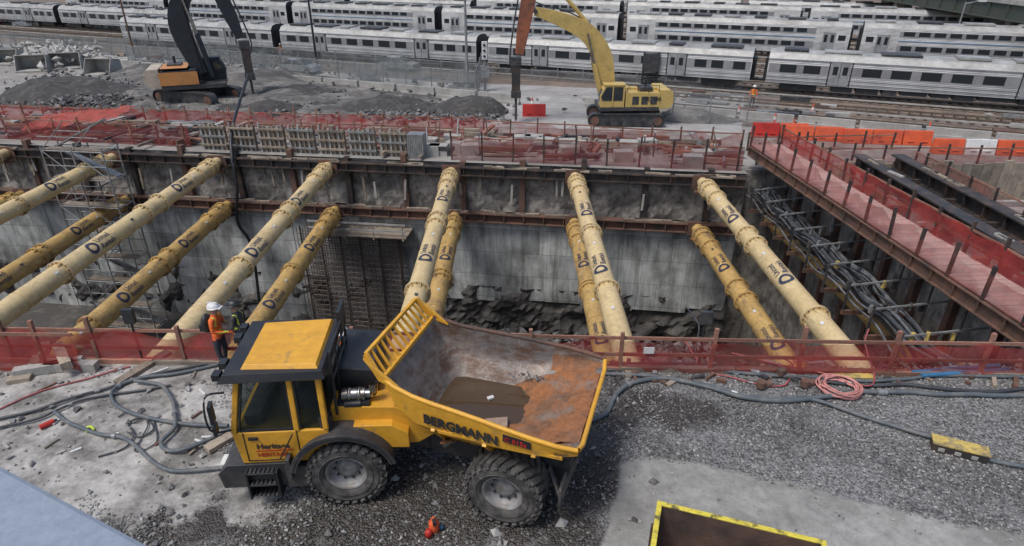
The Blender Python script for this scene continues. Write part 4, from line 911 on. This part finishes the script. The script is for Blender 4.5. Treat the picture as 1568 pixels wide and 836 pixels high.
for k,p in enumerate(me.polygons):
    c_=p.center; nn_=noise.noise(Vector((c_.x*2,c_.y*2,c_.z*2)))*.5
    p.material_index=1 if (c_.x+nn_>.35 and c_.z<2.1+nn_*.2) else 0; p.use_smooth=True
sk_=bpy.data.objects.new("skip_body",me); COL.objects.link(sk_); sk_.parent=RU
vs=[];fs=[]
for x,fz,fh,rz_,rh,mz in st:
    vs+=[(x,-rh,rz_),(x,-rh+.04,mz),(x,-fh,fz+.06),(x,-fh+.15,fz),(x,fh-.15,fz),(x,fh,fz+.06),(x,rh-.04,mz),(x,rh,rz_)]
for i in range(len(st)-1):
    for j in range(7): fs.append((i*8+j,(i+1)*8+j,(i+1)*8+j+1,i*8+j+1))
m=MB()
o=.06; vo=[]
for x,fz,fh,rz_,rh,mz in st:
    vo+=[(x,-rh-o,rz_),(x,-rh-o+.04,mz-.02),(x,-fh-o*.5,fz+.0),(x,-fh+.13,fz-o),(x,fh-.13,fz-o),(x,fh+o*.5,fz),(x,rh+o-.04,mz-.02),(x,rh+o,rz_)]
m.add(vo,[(a,d_,c_,b_) for a,b_,c_,d_ in fs],YEL)
k=len(st)-1
for base in(0,k*8):
    for j in range(7): m.add([vs[base+j],vs[base+j+1],vo[base+j+1],vo[base+j]],[(0,1,2,3)],YEL)
m.tube([(s_[0],-s_[4]-o*.5,s_[3]+.01) for s_ in st],.045,YEL,8); m.tube([(s_[0],s_[4]+o*.5,s_[3]+.01) for s_ in st],.045,RUST,8)
L9=st[-1]; m.tube([(L9[0],-L9[4],L9[3]),(L9[0]+.03,-L9[2],L9[1]+.05),(L9[0]+.03,L9[2],L9[1]+.05),(L9[0],L9[4],L9[3])],.045,YEL,8)
for i in(3,5,7): x,fz,fh,rz_,rh,mz=st[i]; m.beam((x,-rh-.03,mz),(x,-fh+.05,fz-.1),.08,.09,YEL); m.beam((x,-fh,fz-.11),(x,fh,fz-.11),.08,.09,YEL)
m.beam((-1.2,-1.27,1.9),(1.1,-1.41,2.02),.05,.07,YEL)
a0=Vector((-2.3,-1.14,2.68));a1=Vector((-2.3,1.14,2.68));b0=Vector((-2.62,-1.05,3.12));b1=Vector((-2.62,1.05,3.12))
m.beam(a0,a1,.07,.09,YEL); m.beam(b0,b1,.07,.07,YEL); m.beam(a0,b0,.08,.10,YEL); m.beam(a1,b1,.08,.10,YEL)
for i in range(1,12): m.beam(a0.lerp(a1,i/12),b0.lerp(b1,i/12),.035,.06,YEL)
m.prism([(-2.62,3.1),(-2.3,2.66),(-1.95,2.56),(-2.0,2.62)],-1.18,-1.11,YEL); m.prism([(-2.62,3.1),(-2.3,2.66),(-1.95,2.56),(-2.0,2.62)],1.11,1.18,YEL)
m.done("skip_shell",RU,.008,fix=False)
def patch(x0,x1,y0,y1,zf,mat,name,n=34):
    m=MB();vs=[]
    for j in range(n+1):
        for i in range(n+1): x=x0+(x1-x0)*i/n;y=y0+(y1-y0)*j/n; vs.append((x,y,zf(x,y)))
    m.add(vs,[(j*(n+1)+i,j*(n+1)+i+1,(j+1)*(n+1)+i+1,(j+1)*(n+1)+i) for j in range(n) for i in range(n)],mat,True); m.done(name,RU,fix=False)
patch(-1.72,.1,-.86,.86,lambda x,y:1.53,WAT,"muddy_water",2)
def zf(x,y):
    i=max(0,min(len(st)-2,[k for k in range(len(st)-1) if st[k][0]<=x][-1])); a,b_=st[i],st[i+1]; t=(x-a[0])/(b_[0]-a[0]); fl=a[1]+(b_[1]-a[1])*t
    fh=a[2]+(b_[2]-a[2])*t
    n_=noise.fractal(Vector((x*2.2,y*2.2,3)),.8,2,5)
    ed=max(0,-.9-x)*.4
    return fl+.03+.06*n_-ed+.12*max(0,1-((x+.15)**2/.35+(y+.6)**2/.2))+.16*max(0,1-((x-.2)**2/.5+(y-.85)**2/.08))+.5*max(0,abs(y)-fh+.08)
patch(-1.3,1.3,-1.04,1.04,zf,RUSTD,"wet_soil_load",50)
pts=[(.1+random.gauss(0,.3),.93+random.gauss(0,.05),1.80+random.uniform(-.04,.03)) for _ in range(90)]; o_=stones("broken_rock_load",np.array(pts),.015,.04,STONED); o_.parent=RU
m=MB(); m.obox((-.38,-.45,1.62),(.42,.28,.02),Matrix.Rotation(.3,4,'Z')@Matrix.Rotation(-.1,4,'Y'),M("wet_cardboard",(.36,.25,.19),.9)); m.obox((-.75,.3,1.56),(.13,.08,.04),.8,WHT); m.done("debris_in_skip",RU)
vs,fs=textmesh("BERGMANN",.27,.013)
def side(x,z,off):
    i=max(0,[k for k in range(len(st)-1) if st[k][0]<=x][-1]); a,b_=st[i],st[i+1]; t=(x-a[0])/(b_[0]-a[0]); rh=a[4]+(b_[4]-a[4])*t; return -rh-off
def zl(x): return 2.05-.04*(x+1.3)
m=MB(); m.add([(-1.46+x*.98,side(-1.46+x*.98,0,.072),zl(-1.46+x)+y) for x,y,_ in vs],fs,BLK)
vs,fs=textmesh("C 815s",.14,.004)
m.hexa([(.06,side(.06,0,.072),2.12),(.56,side(.56,0,.072),2.10),(.56,side(.56,0,.05),2.10),(.06,side(.06,0,.05),2.12),(.06,side(.06,0,.072),2.27),(.56,side(.56,0,.072),2.24),(.56,side(.56,0,.05),2.24),(.06,side(.06,0,.05),2.27)],BLK)
m.add([(.09+x,side(.09+x,0,.08),2.14-.04*x+y) for x,y,_ in vs],fs,REDP)
vs,fs=textmesh("ZDA637",.08,.002); m.add([(.95+x*.9,side(min(1.3,.95+x*.8),0,.074),2.10+y-.05*x) for x,y,_ in vs],fs,BLK)
m.done("side_lettering",RU,fix=False)
# ------------------------------------------------------------------ people
def person(px,py,z,rz,arms,shirt=SHIRT,vest=HIVIS,helmet=WHT,legs=((.0,.0),(.0,.0)),lean=0.,pack=False):
    V=[];E=[];Rr=[];roots=[]
    def add(p,r,par=None):
        V.append(p);Rr.append(r); i=len(V)-1
        if par is None: roots.append(i)
        else: E.append((par,i))
        return i
    ly=lean
    pel=add((0,0,.96),(.15,.115)); sp=add((0,ly*.3,1.14),(.135,.10),pel); ch=add((0,ly*.7,1.33),(.165,.115),sp); nk=add((0,ly,1.50),(.06,.06),ch)
    h1=add((0,ly+.02,1.58),(.07,.08),nk); h2=add((0,ly+.025,1.66),(.078,.095),h1); h3=add((0,ly+.02,1.74),(.065,.08),h2)
    for sg,(ex,ey,ez,wx,wy_,wz) in zip((-1,1),arms):
        s1=add((sg*.18,ly*.8,1.43),(.062,.062),ch); e1=add((sg*ex,ey,ez),(.045,.045),s1); w1=add((sg*wx,wy_,wz),(.032,.032),e1)
        dr=(Vector((sg*wx,wy_,wz))-Vector((sg*ex,ey,ez))).normalized(); p=Vector((sg*wx,wy_,wz)); hd=add(tuple(p+dr*.07),(.036,.022),w1)
        sd_=dr.cross(Vector((0,0,1))); sd_=sd_.normalized() if sd_.length>.1 else Vector((0,1,0))
        for q in range(4):
            l=(.075,.085,.08,.06)[q]; b0=p+dr*.08+sd_*((q-1.5)*.02); k0=add(tuple(b0),(.009,.009)); k1=add(tuple(b0+dr*l*.5),(.009,.009),k0); add(tuple(b0+dr*l*.85+Vector((0,0,-.02))),(.008,.008),k1)
        t0=add(tuple(p+dr*.03+sd_*.025),(.011,.011)); add(tuple(p+dr*.07+sd_*.06),(.009,.009),t0)
    for sg,(ky,ay) in zip((-1,1),legs):
        hp=add((sg*.095,0,.88),(.10,.105),pel); kn=add((sg*.115,ky,.50),(.066,.07),hp); an=add((sg*.12,ay,.10),(.045,.05),kn); add((sg*.135,ay+.15,.045),(.045,.04),an)
    me=bpy.data.meshes.new("b"); me.from_pydata(V,E,[]); ob=bpy.data.objects.new("b",me); COL.objects.link(ob)
    ob.modifiers.new("s",'SKIN'); sv=me.skin_vertices[0].data
    for i,r in enumerate(Rr): sv[i].radius=r; sv[i].use_root=(i in roots)
    ss=ob.modifiers.new("u",'SUBSURF'); ss.levels=2; ss.render_levels=2
    bpy.context.view_layer.update(); dg=bpy.context.evaluated_depsgraph_get(); em=bpy.data.meshes.new_from_object(ob.evaluated_get(dg))
    m=MB(); vs=[tuple(q.co) for q in em.vertices]; groups={}
    for p in em.polygons:
        c=p.center
        if c.z<.13: mt=BLK
        elif c.z<.90: mt=JEAN if abs(c.x)<.22 else None
        elif c.z>1.52 and abs(c.x)<.15: mt=SKIN
        elif abs(c.x)<.215: mt=HIVY if (1.09<c.z<1.12 or (.10<abs(c.x)<.125 and c.z>1.2)) else vest
        else: mt=None
        if mt is None:
            mt=shirt
            for sg,a in zip((-1,1),arms):
                if (Vector((sg*a[3],a[4],a[5]))-c).length<.035 or ((c-Vector((sg*a[0],a[1],a[2]))).length>(Vector((sg*a[3],a[4],a[5]))-Vector((sg*a[0],a[1],a[2]))).length): 
                    if c.z<1.4 and (c-Vector((sg*a[3],a[4],a[5]))).length<.22: mt=SKIN
        groups.setdefault(mt.name,(mt,[]))[1].append(tuple(p.vertices))
    m.v+=vs
    for mt,fl in groups.values(): k=m.mi(mt); m.f+=fl; m.m+=[k]*len(fl); m.s+=[True]*len(fl)
    bpy.data.objects.remove(ob)
    hy=ly+.02
    m.sphere((0,hy+.09,1.63),.018,SKIN,8,6,(.8,1.2,1.3))
    for sg in(-1,1): m.sphere((sg*.032,hy+.083,1.665),.011,BLK,8,6); m.sphere((sg*.082,hy,1.645),.022,SKIN,8,6,(.4,.8,1.2))
    m.box(-.02,.02,hy+.088,hy+.094,1.592,1.598,REDP)
    m.sphere((0,hy,1.70),.125,helmet,20,8,(1.,1.18,.95),0,math.pi/2); m.rev([(.11,0),(.155,-.01),(.155,.005),(.11,.02)],(0,hy+.015,1.70),(0,0,1),helmet,20); m.box(-.08,.08,hy+.12,hy+.2,1.69,1.705,helmet); m.box(-.015,.015,hy-.12,hy+.12,1.80,1.83,helmet)
    if pack: m.sphere((0,-.2,1.25),.2,BLK,16,10,(.85,.55,1.25)); m.box(-.12,.12,-.34,-.22,1.08,1.25,BLK)
    c=G(px,py,z); return m.done("construction_worker",loc=(c.x,c.y,z),rot=rz,fix=False)
relax=((.27,.02,1.16,.26,.14,.93),(.27,.02,1.16,.26,.14,.93))
fold=((.25,.05,1.15,.10,.27,1.15),(.25,.05,1.15,.08,.28,1.08))
w1=person(346,562,0,R(-95),fold,vest=HIVIS,shirt=HIVIS,pack=True,legs=((.03,-.06),(-.02,.08)),lean=.03); w1.scale=(1.05,)*3
w2=person(380,556,0,R(80),((.27,.0,1.17,.18,.22,1.25),(.27,.02,1.16,.26,.14,.93)),helmet=BLK,vest=SHIRT,lean=.02); w2.scale=(1.03,)*3
w3=person(538,597,0,R(190),relax,helmet=WHT,vest=HIVIS)
person(1150,166,ZG,R(160),relax,helmet=WHT,shirt=HIVIS).scale=(1.1,)*3
person(424,88,ZG,R(150),relax,shirt=HIVIS); person(432,89,ZG,R(200),relax,shirt=HIVIS); person(478,93,ZG,R(90),relax,vest=HIVY)
# ------------------------------------------------------------------ ground clutter
def hose(name,l,r,mat,z=None):
    z=r+.015 if z is None else z; m=MB(); P=spline([G(a,b,z) for a,b in l],8); P=[p+Vector((.05*noise.noise(p*1.3),.05*noise.noise(p*1.3+Vector((9,0,0))),.02*abs(noise.noise(p*.9)))) for p in P]; m.tube(P,r,mat,8)
    for i in range(20,len(P)-2,45): m.cyl(P[i],P[i+1],r*1.35,GALV,n=10)
    return m.done(name,fix=False)
hose("water_hose",[(-40,652),(40,632),(110,610),(180,590),(260,568),(345,553)],.035,HOSEB)
hose("air_hose",[(-30,640),(60,600),(150,575),(200,560)],.02,HOSER)
hose("air_hose",[(-30,560),(60,568),(150,556),(210,540)],.018,HOSER)
hose("water_hose",[(345,556),(270,572),(205,582),(172,600),(180,622),(225,640),(300,650),(350,652)],.045,HOSEG)
hose("water_hose",[(205,584),(245,590),(262,610),(268,650),(246,678),(262,690),(300,682),(358,655)],.045,HOSEG,.10)
hose("water_hose",[(85,630),(112,650),(150,664),(195,672),(225,700),(270,722),(330,716),(360,712)],.045,HOSEG)
hose("power_cable",[(-20,660),(60,640),(85,630),(130,612),(200,600),(260,590)],.03,HOSEB)
hose("power_cable",[(150,700),(190,685),(205,665),(195,650),(215,640),(235,655),(215,668),(195,662)],.018,HOSEB)
hose("power_cable",[(180,640),(200,630),(225,650),(205,690),(240,676),(230,640),(205,648)],.014,HOSEB)
hose("water_hose",[(900,646),(928,632),(948,600),(975,584),(1030,580),(1080,592),(1150,610),(1230,612),(1330,600),(1450,604),(1600,606)],.06,HOSEG)
hose("water_hose",[(925,572),(1000,577),(1080,590),(1160,608),(1240,612),(1330,640),(1420,668),(1500,700),(1600,722)],.05,HOSEG)
hose("water_hose",[(915,560),(1010,556),(1100,560),(1200,576),(1300,588),(1400,590),(1500,600),(1600,592)],.05,HOSEB)
hose("water_hose",[(930,566),(1040,563),(1150,572),(1260,580),(1360,582),(1440,575),(1600,578)],.045,HOSEG)
hose("air_hose",[(1048,520),(1080,565),(1120,578),(1170,590),(1205,588),(1213,560),(1190,545)],.022,HOSER)
hose("air_hose",[(1120,540),(1200,560),(1260,572),(1330,590),(1335,560),(1325,530),(1330,505)],.022,HOSER,.1)
hose("power_cable",[(1060,560),(1070,500),(1050,470)],.02,HOSEB)
m=MB(); pts=[]; c=G(1284,596,.04)
for i in range(200):
    t=i*2*math.pi/24; rr=.40+.08*math.sin(i*.31)+.03*math.sin(i*.07); pts.append((c.x+rr*math.cos(t)*1.05,c.y+rr*math.sin(t)*.95,.04+.02*(i/24)+.012*math.sin(i)))
m.tube(pts,.022,HOSEP,7); m.done("coiled_hose",fix=False)
c=G(1466,694,0); m=MB(TL(c.x,c.y,0,-.42)); m.box(-.5,.5,-.15,.15,.0,.2,DBEAM); m.box(-.52,.52,-.17,.17,.2,.24,YTOP)
for x in(-.4,-.1,.2): m.box(x,x+.12,-.165,-.15,.05,.14,CONC)
m.done("cable_cover",bevel=.01)
c=G(1305,577,0); m=MB(TL(c.x,c.y,0,-.05)); m.box(-.5,.5,-.14,.14,.02,.08,YTOP); m.box(-.3,.3,-.2,.2,.0,.02,WOOD); m.done("painted_board")
m=MB()
for q,(a,b_) in enumerate((((1395,570),(1530,560)),((1410,575),(1545,566)),((1430,566),(1500,572)))): m.cyl(G(*a,.1),G(*b_,.1),.06,BLUEP if q<2 else GALV,n=10)
m.done("blue_pipes")
m=MB(); random.seed(14)
for i in range(60):
    c=G(random.uniform(930,1568),random.uniform(552,588),.05); m.obox(c,(random.uniform(.08,.5),random.uniform(.05,.16),random.uniform(.03,.1)),random.uniform(0,3),random.choice([RUST,DGR,WOOD,GALV,WOODR]))
for a,b_ in((1195,573),(1165,592),(1232,590)): c=G(a,b_,.08); m.cyl(c,c+Vector((.0,.0,.16)),.11,RUST,n=14); m.cyl(c+Vector((.1,.1,-.05)),c+Vector((.3,.15,.0)),.09,RUST,n=12)
m.done("pipe_fittings")
m=MB(); random.seed(15)
for a,b_,l,g,z in((75,562,1.5,.35,.13),(62,545,1.1,1.9,.13),(95,545,1.2,2.3,.36),(110,560,1.3,.0,.13),(220,562,1.5,1.15,.06),(30,580,.5,.3,.06),(340,675,.7,.9,.06)): 
    c=G(a,b_,z); m.obox(c,(l,.24,.22 if z>.1 else .1),g,CONC if a in(75,110) else WOOD)
for i in range(35): c=G(random.uniform(0,520),random.uniform(555,700),.03); m.obox(c,(random.uniform(.06,.35),.05,.03),random.uniform(0,3),random.choice([WOOD,RUST,CONC,WHT]))
m.done("loose_timbers")
c=G(72,650,.05); m=MB(TL(c.x,c.y,.06,.9)); m.cyl((-.14,0,0),(.14,0,0),.06,REDP,n=12); m.cyl((.14,0,0),(.2,0,0),.03,BLK,n=8); m.done("fire_extinguisher")
c=G(136,660,0); m=MB(TL(c.x,c.y,0)); m.tube(spline([(-.1,0,.03),(0,.08,.06),(.12,0,.03),(0,-.08,.06)],6),.03,HIVY,6); m.done("work_glove")
m=MB(TL(-9.6,13.5,0)); m.cyl((0,0,0),(0,0,1.35),.03,BLK,n=8); m.box(-.13,.13,-.06,.06,1.2,1.6,BLK); m.done("work_light")
m=MB(TL(4.8,13.3,0)); m.cyl((0,0,0),(0,0,1.5),.03,BLK,n=8); m.box(-.15,.15,-.05,.05,1.3,1.65,DGR); m.done("work_light")
m=MB(TL(3.4,13.0,0)); m.box(-.13,.13,-.02,.0,.62,.8,WHT); m.done("notice_sign")
c=G(665,812,0); m=MB(TL(c.x,c.y,0,.3)); m.rev([(0,0),(.09,0),(.10,.03),(.10,.2),(.07,.25),(.03,.28),(.03,.33),(0,.33)],(0,0,0),(0,0,1),ORP,20); m.box(-.03,.03,-.12,-.02,.24,.33,BLK); m.sphere((.13,.0,.04),.05,BLUEP,10,6); m.rev([(0,0),(.07,0),(.07,.1),(.04,.16),(0,.16)],(-.12,-.1,0),(0,0,1),REDP,14); m.done("fuel_jug")
a=Vector((2.39,7.42,0)); b_=Vector((4.75,6.65,0)); ux=(b_-a).normalized(); ang=math.atan2(ux.y,ux.x)
BRN=M("container_rust_brown",(.17,.10,.075),.7,.1,(.08,.06,.05),2.,.4,.6,.5,.3,20,fsc=8)
RIMY=M("container_rim_yellow",(.70,.58,.07),.5,0,(.55,.44,.07),3.,.5,.7,.3,stain=(.06,.05,.04),stsc=(2,2,2),sta=(.52,.62))
m=MB(TL(a.x,a.y,0,ang)); W=2.5; D=3.6; h=1.5
m.box(0,W,-D,0,.1,.16,BRN); m.box(0,W,-.06,0,.16,h,BRN); m.box(0,W,-D,-D+.06,.16,h,BRN); m.box(0,.06,-D+.06,-.06,.16,h,BRN); m.box(W-.06,W,-D+.06,-.06,.16,h,BRN)
m.box(-.02,W+.02,-.065,.02,h,h+.03,RIMY); m.box(-.02,.065,-D,-.07,h,h+.03,RIMY); m.box(W-.065,W+.02,-D,-.07,h,h+.03,RIMY); m.box(-.02,W+.02,-D-.02,-D,h,h+.03,RIMY)
for i in range(6): m.box(.2+i*.42,.28+i*.42,0,.06,.16,h-.13,BRN); m.box(-.06,0,-.4-i*.55,-.32-i*.55,.16,h-.13,BRN)
for i in range(30): m.obox((random.uniform(.3,W-.3),random.uniform(-D+.3,-.3),.25+random.uniform(0,.3)),(random.uniform(.2,.9),.15,.1),random.uniform(0,3),random.choice([WOOD,CONC,RUST]))
m.done("waste_container",bevel=.01)
a=G(-30,694,7.); b_=G(242,840,7.); ux=(b_-a).normalized(); ang=math.atan2(ux.y,ux.x)
m=MB(TL(a.x,a.y,0,ang)); m.box(-1.,1.75,-3.,0,0,7.,PALE); m.done("concrete_parapet",bevel=.03)
print("objects",len(bpy.data.objects))
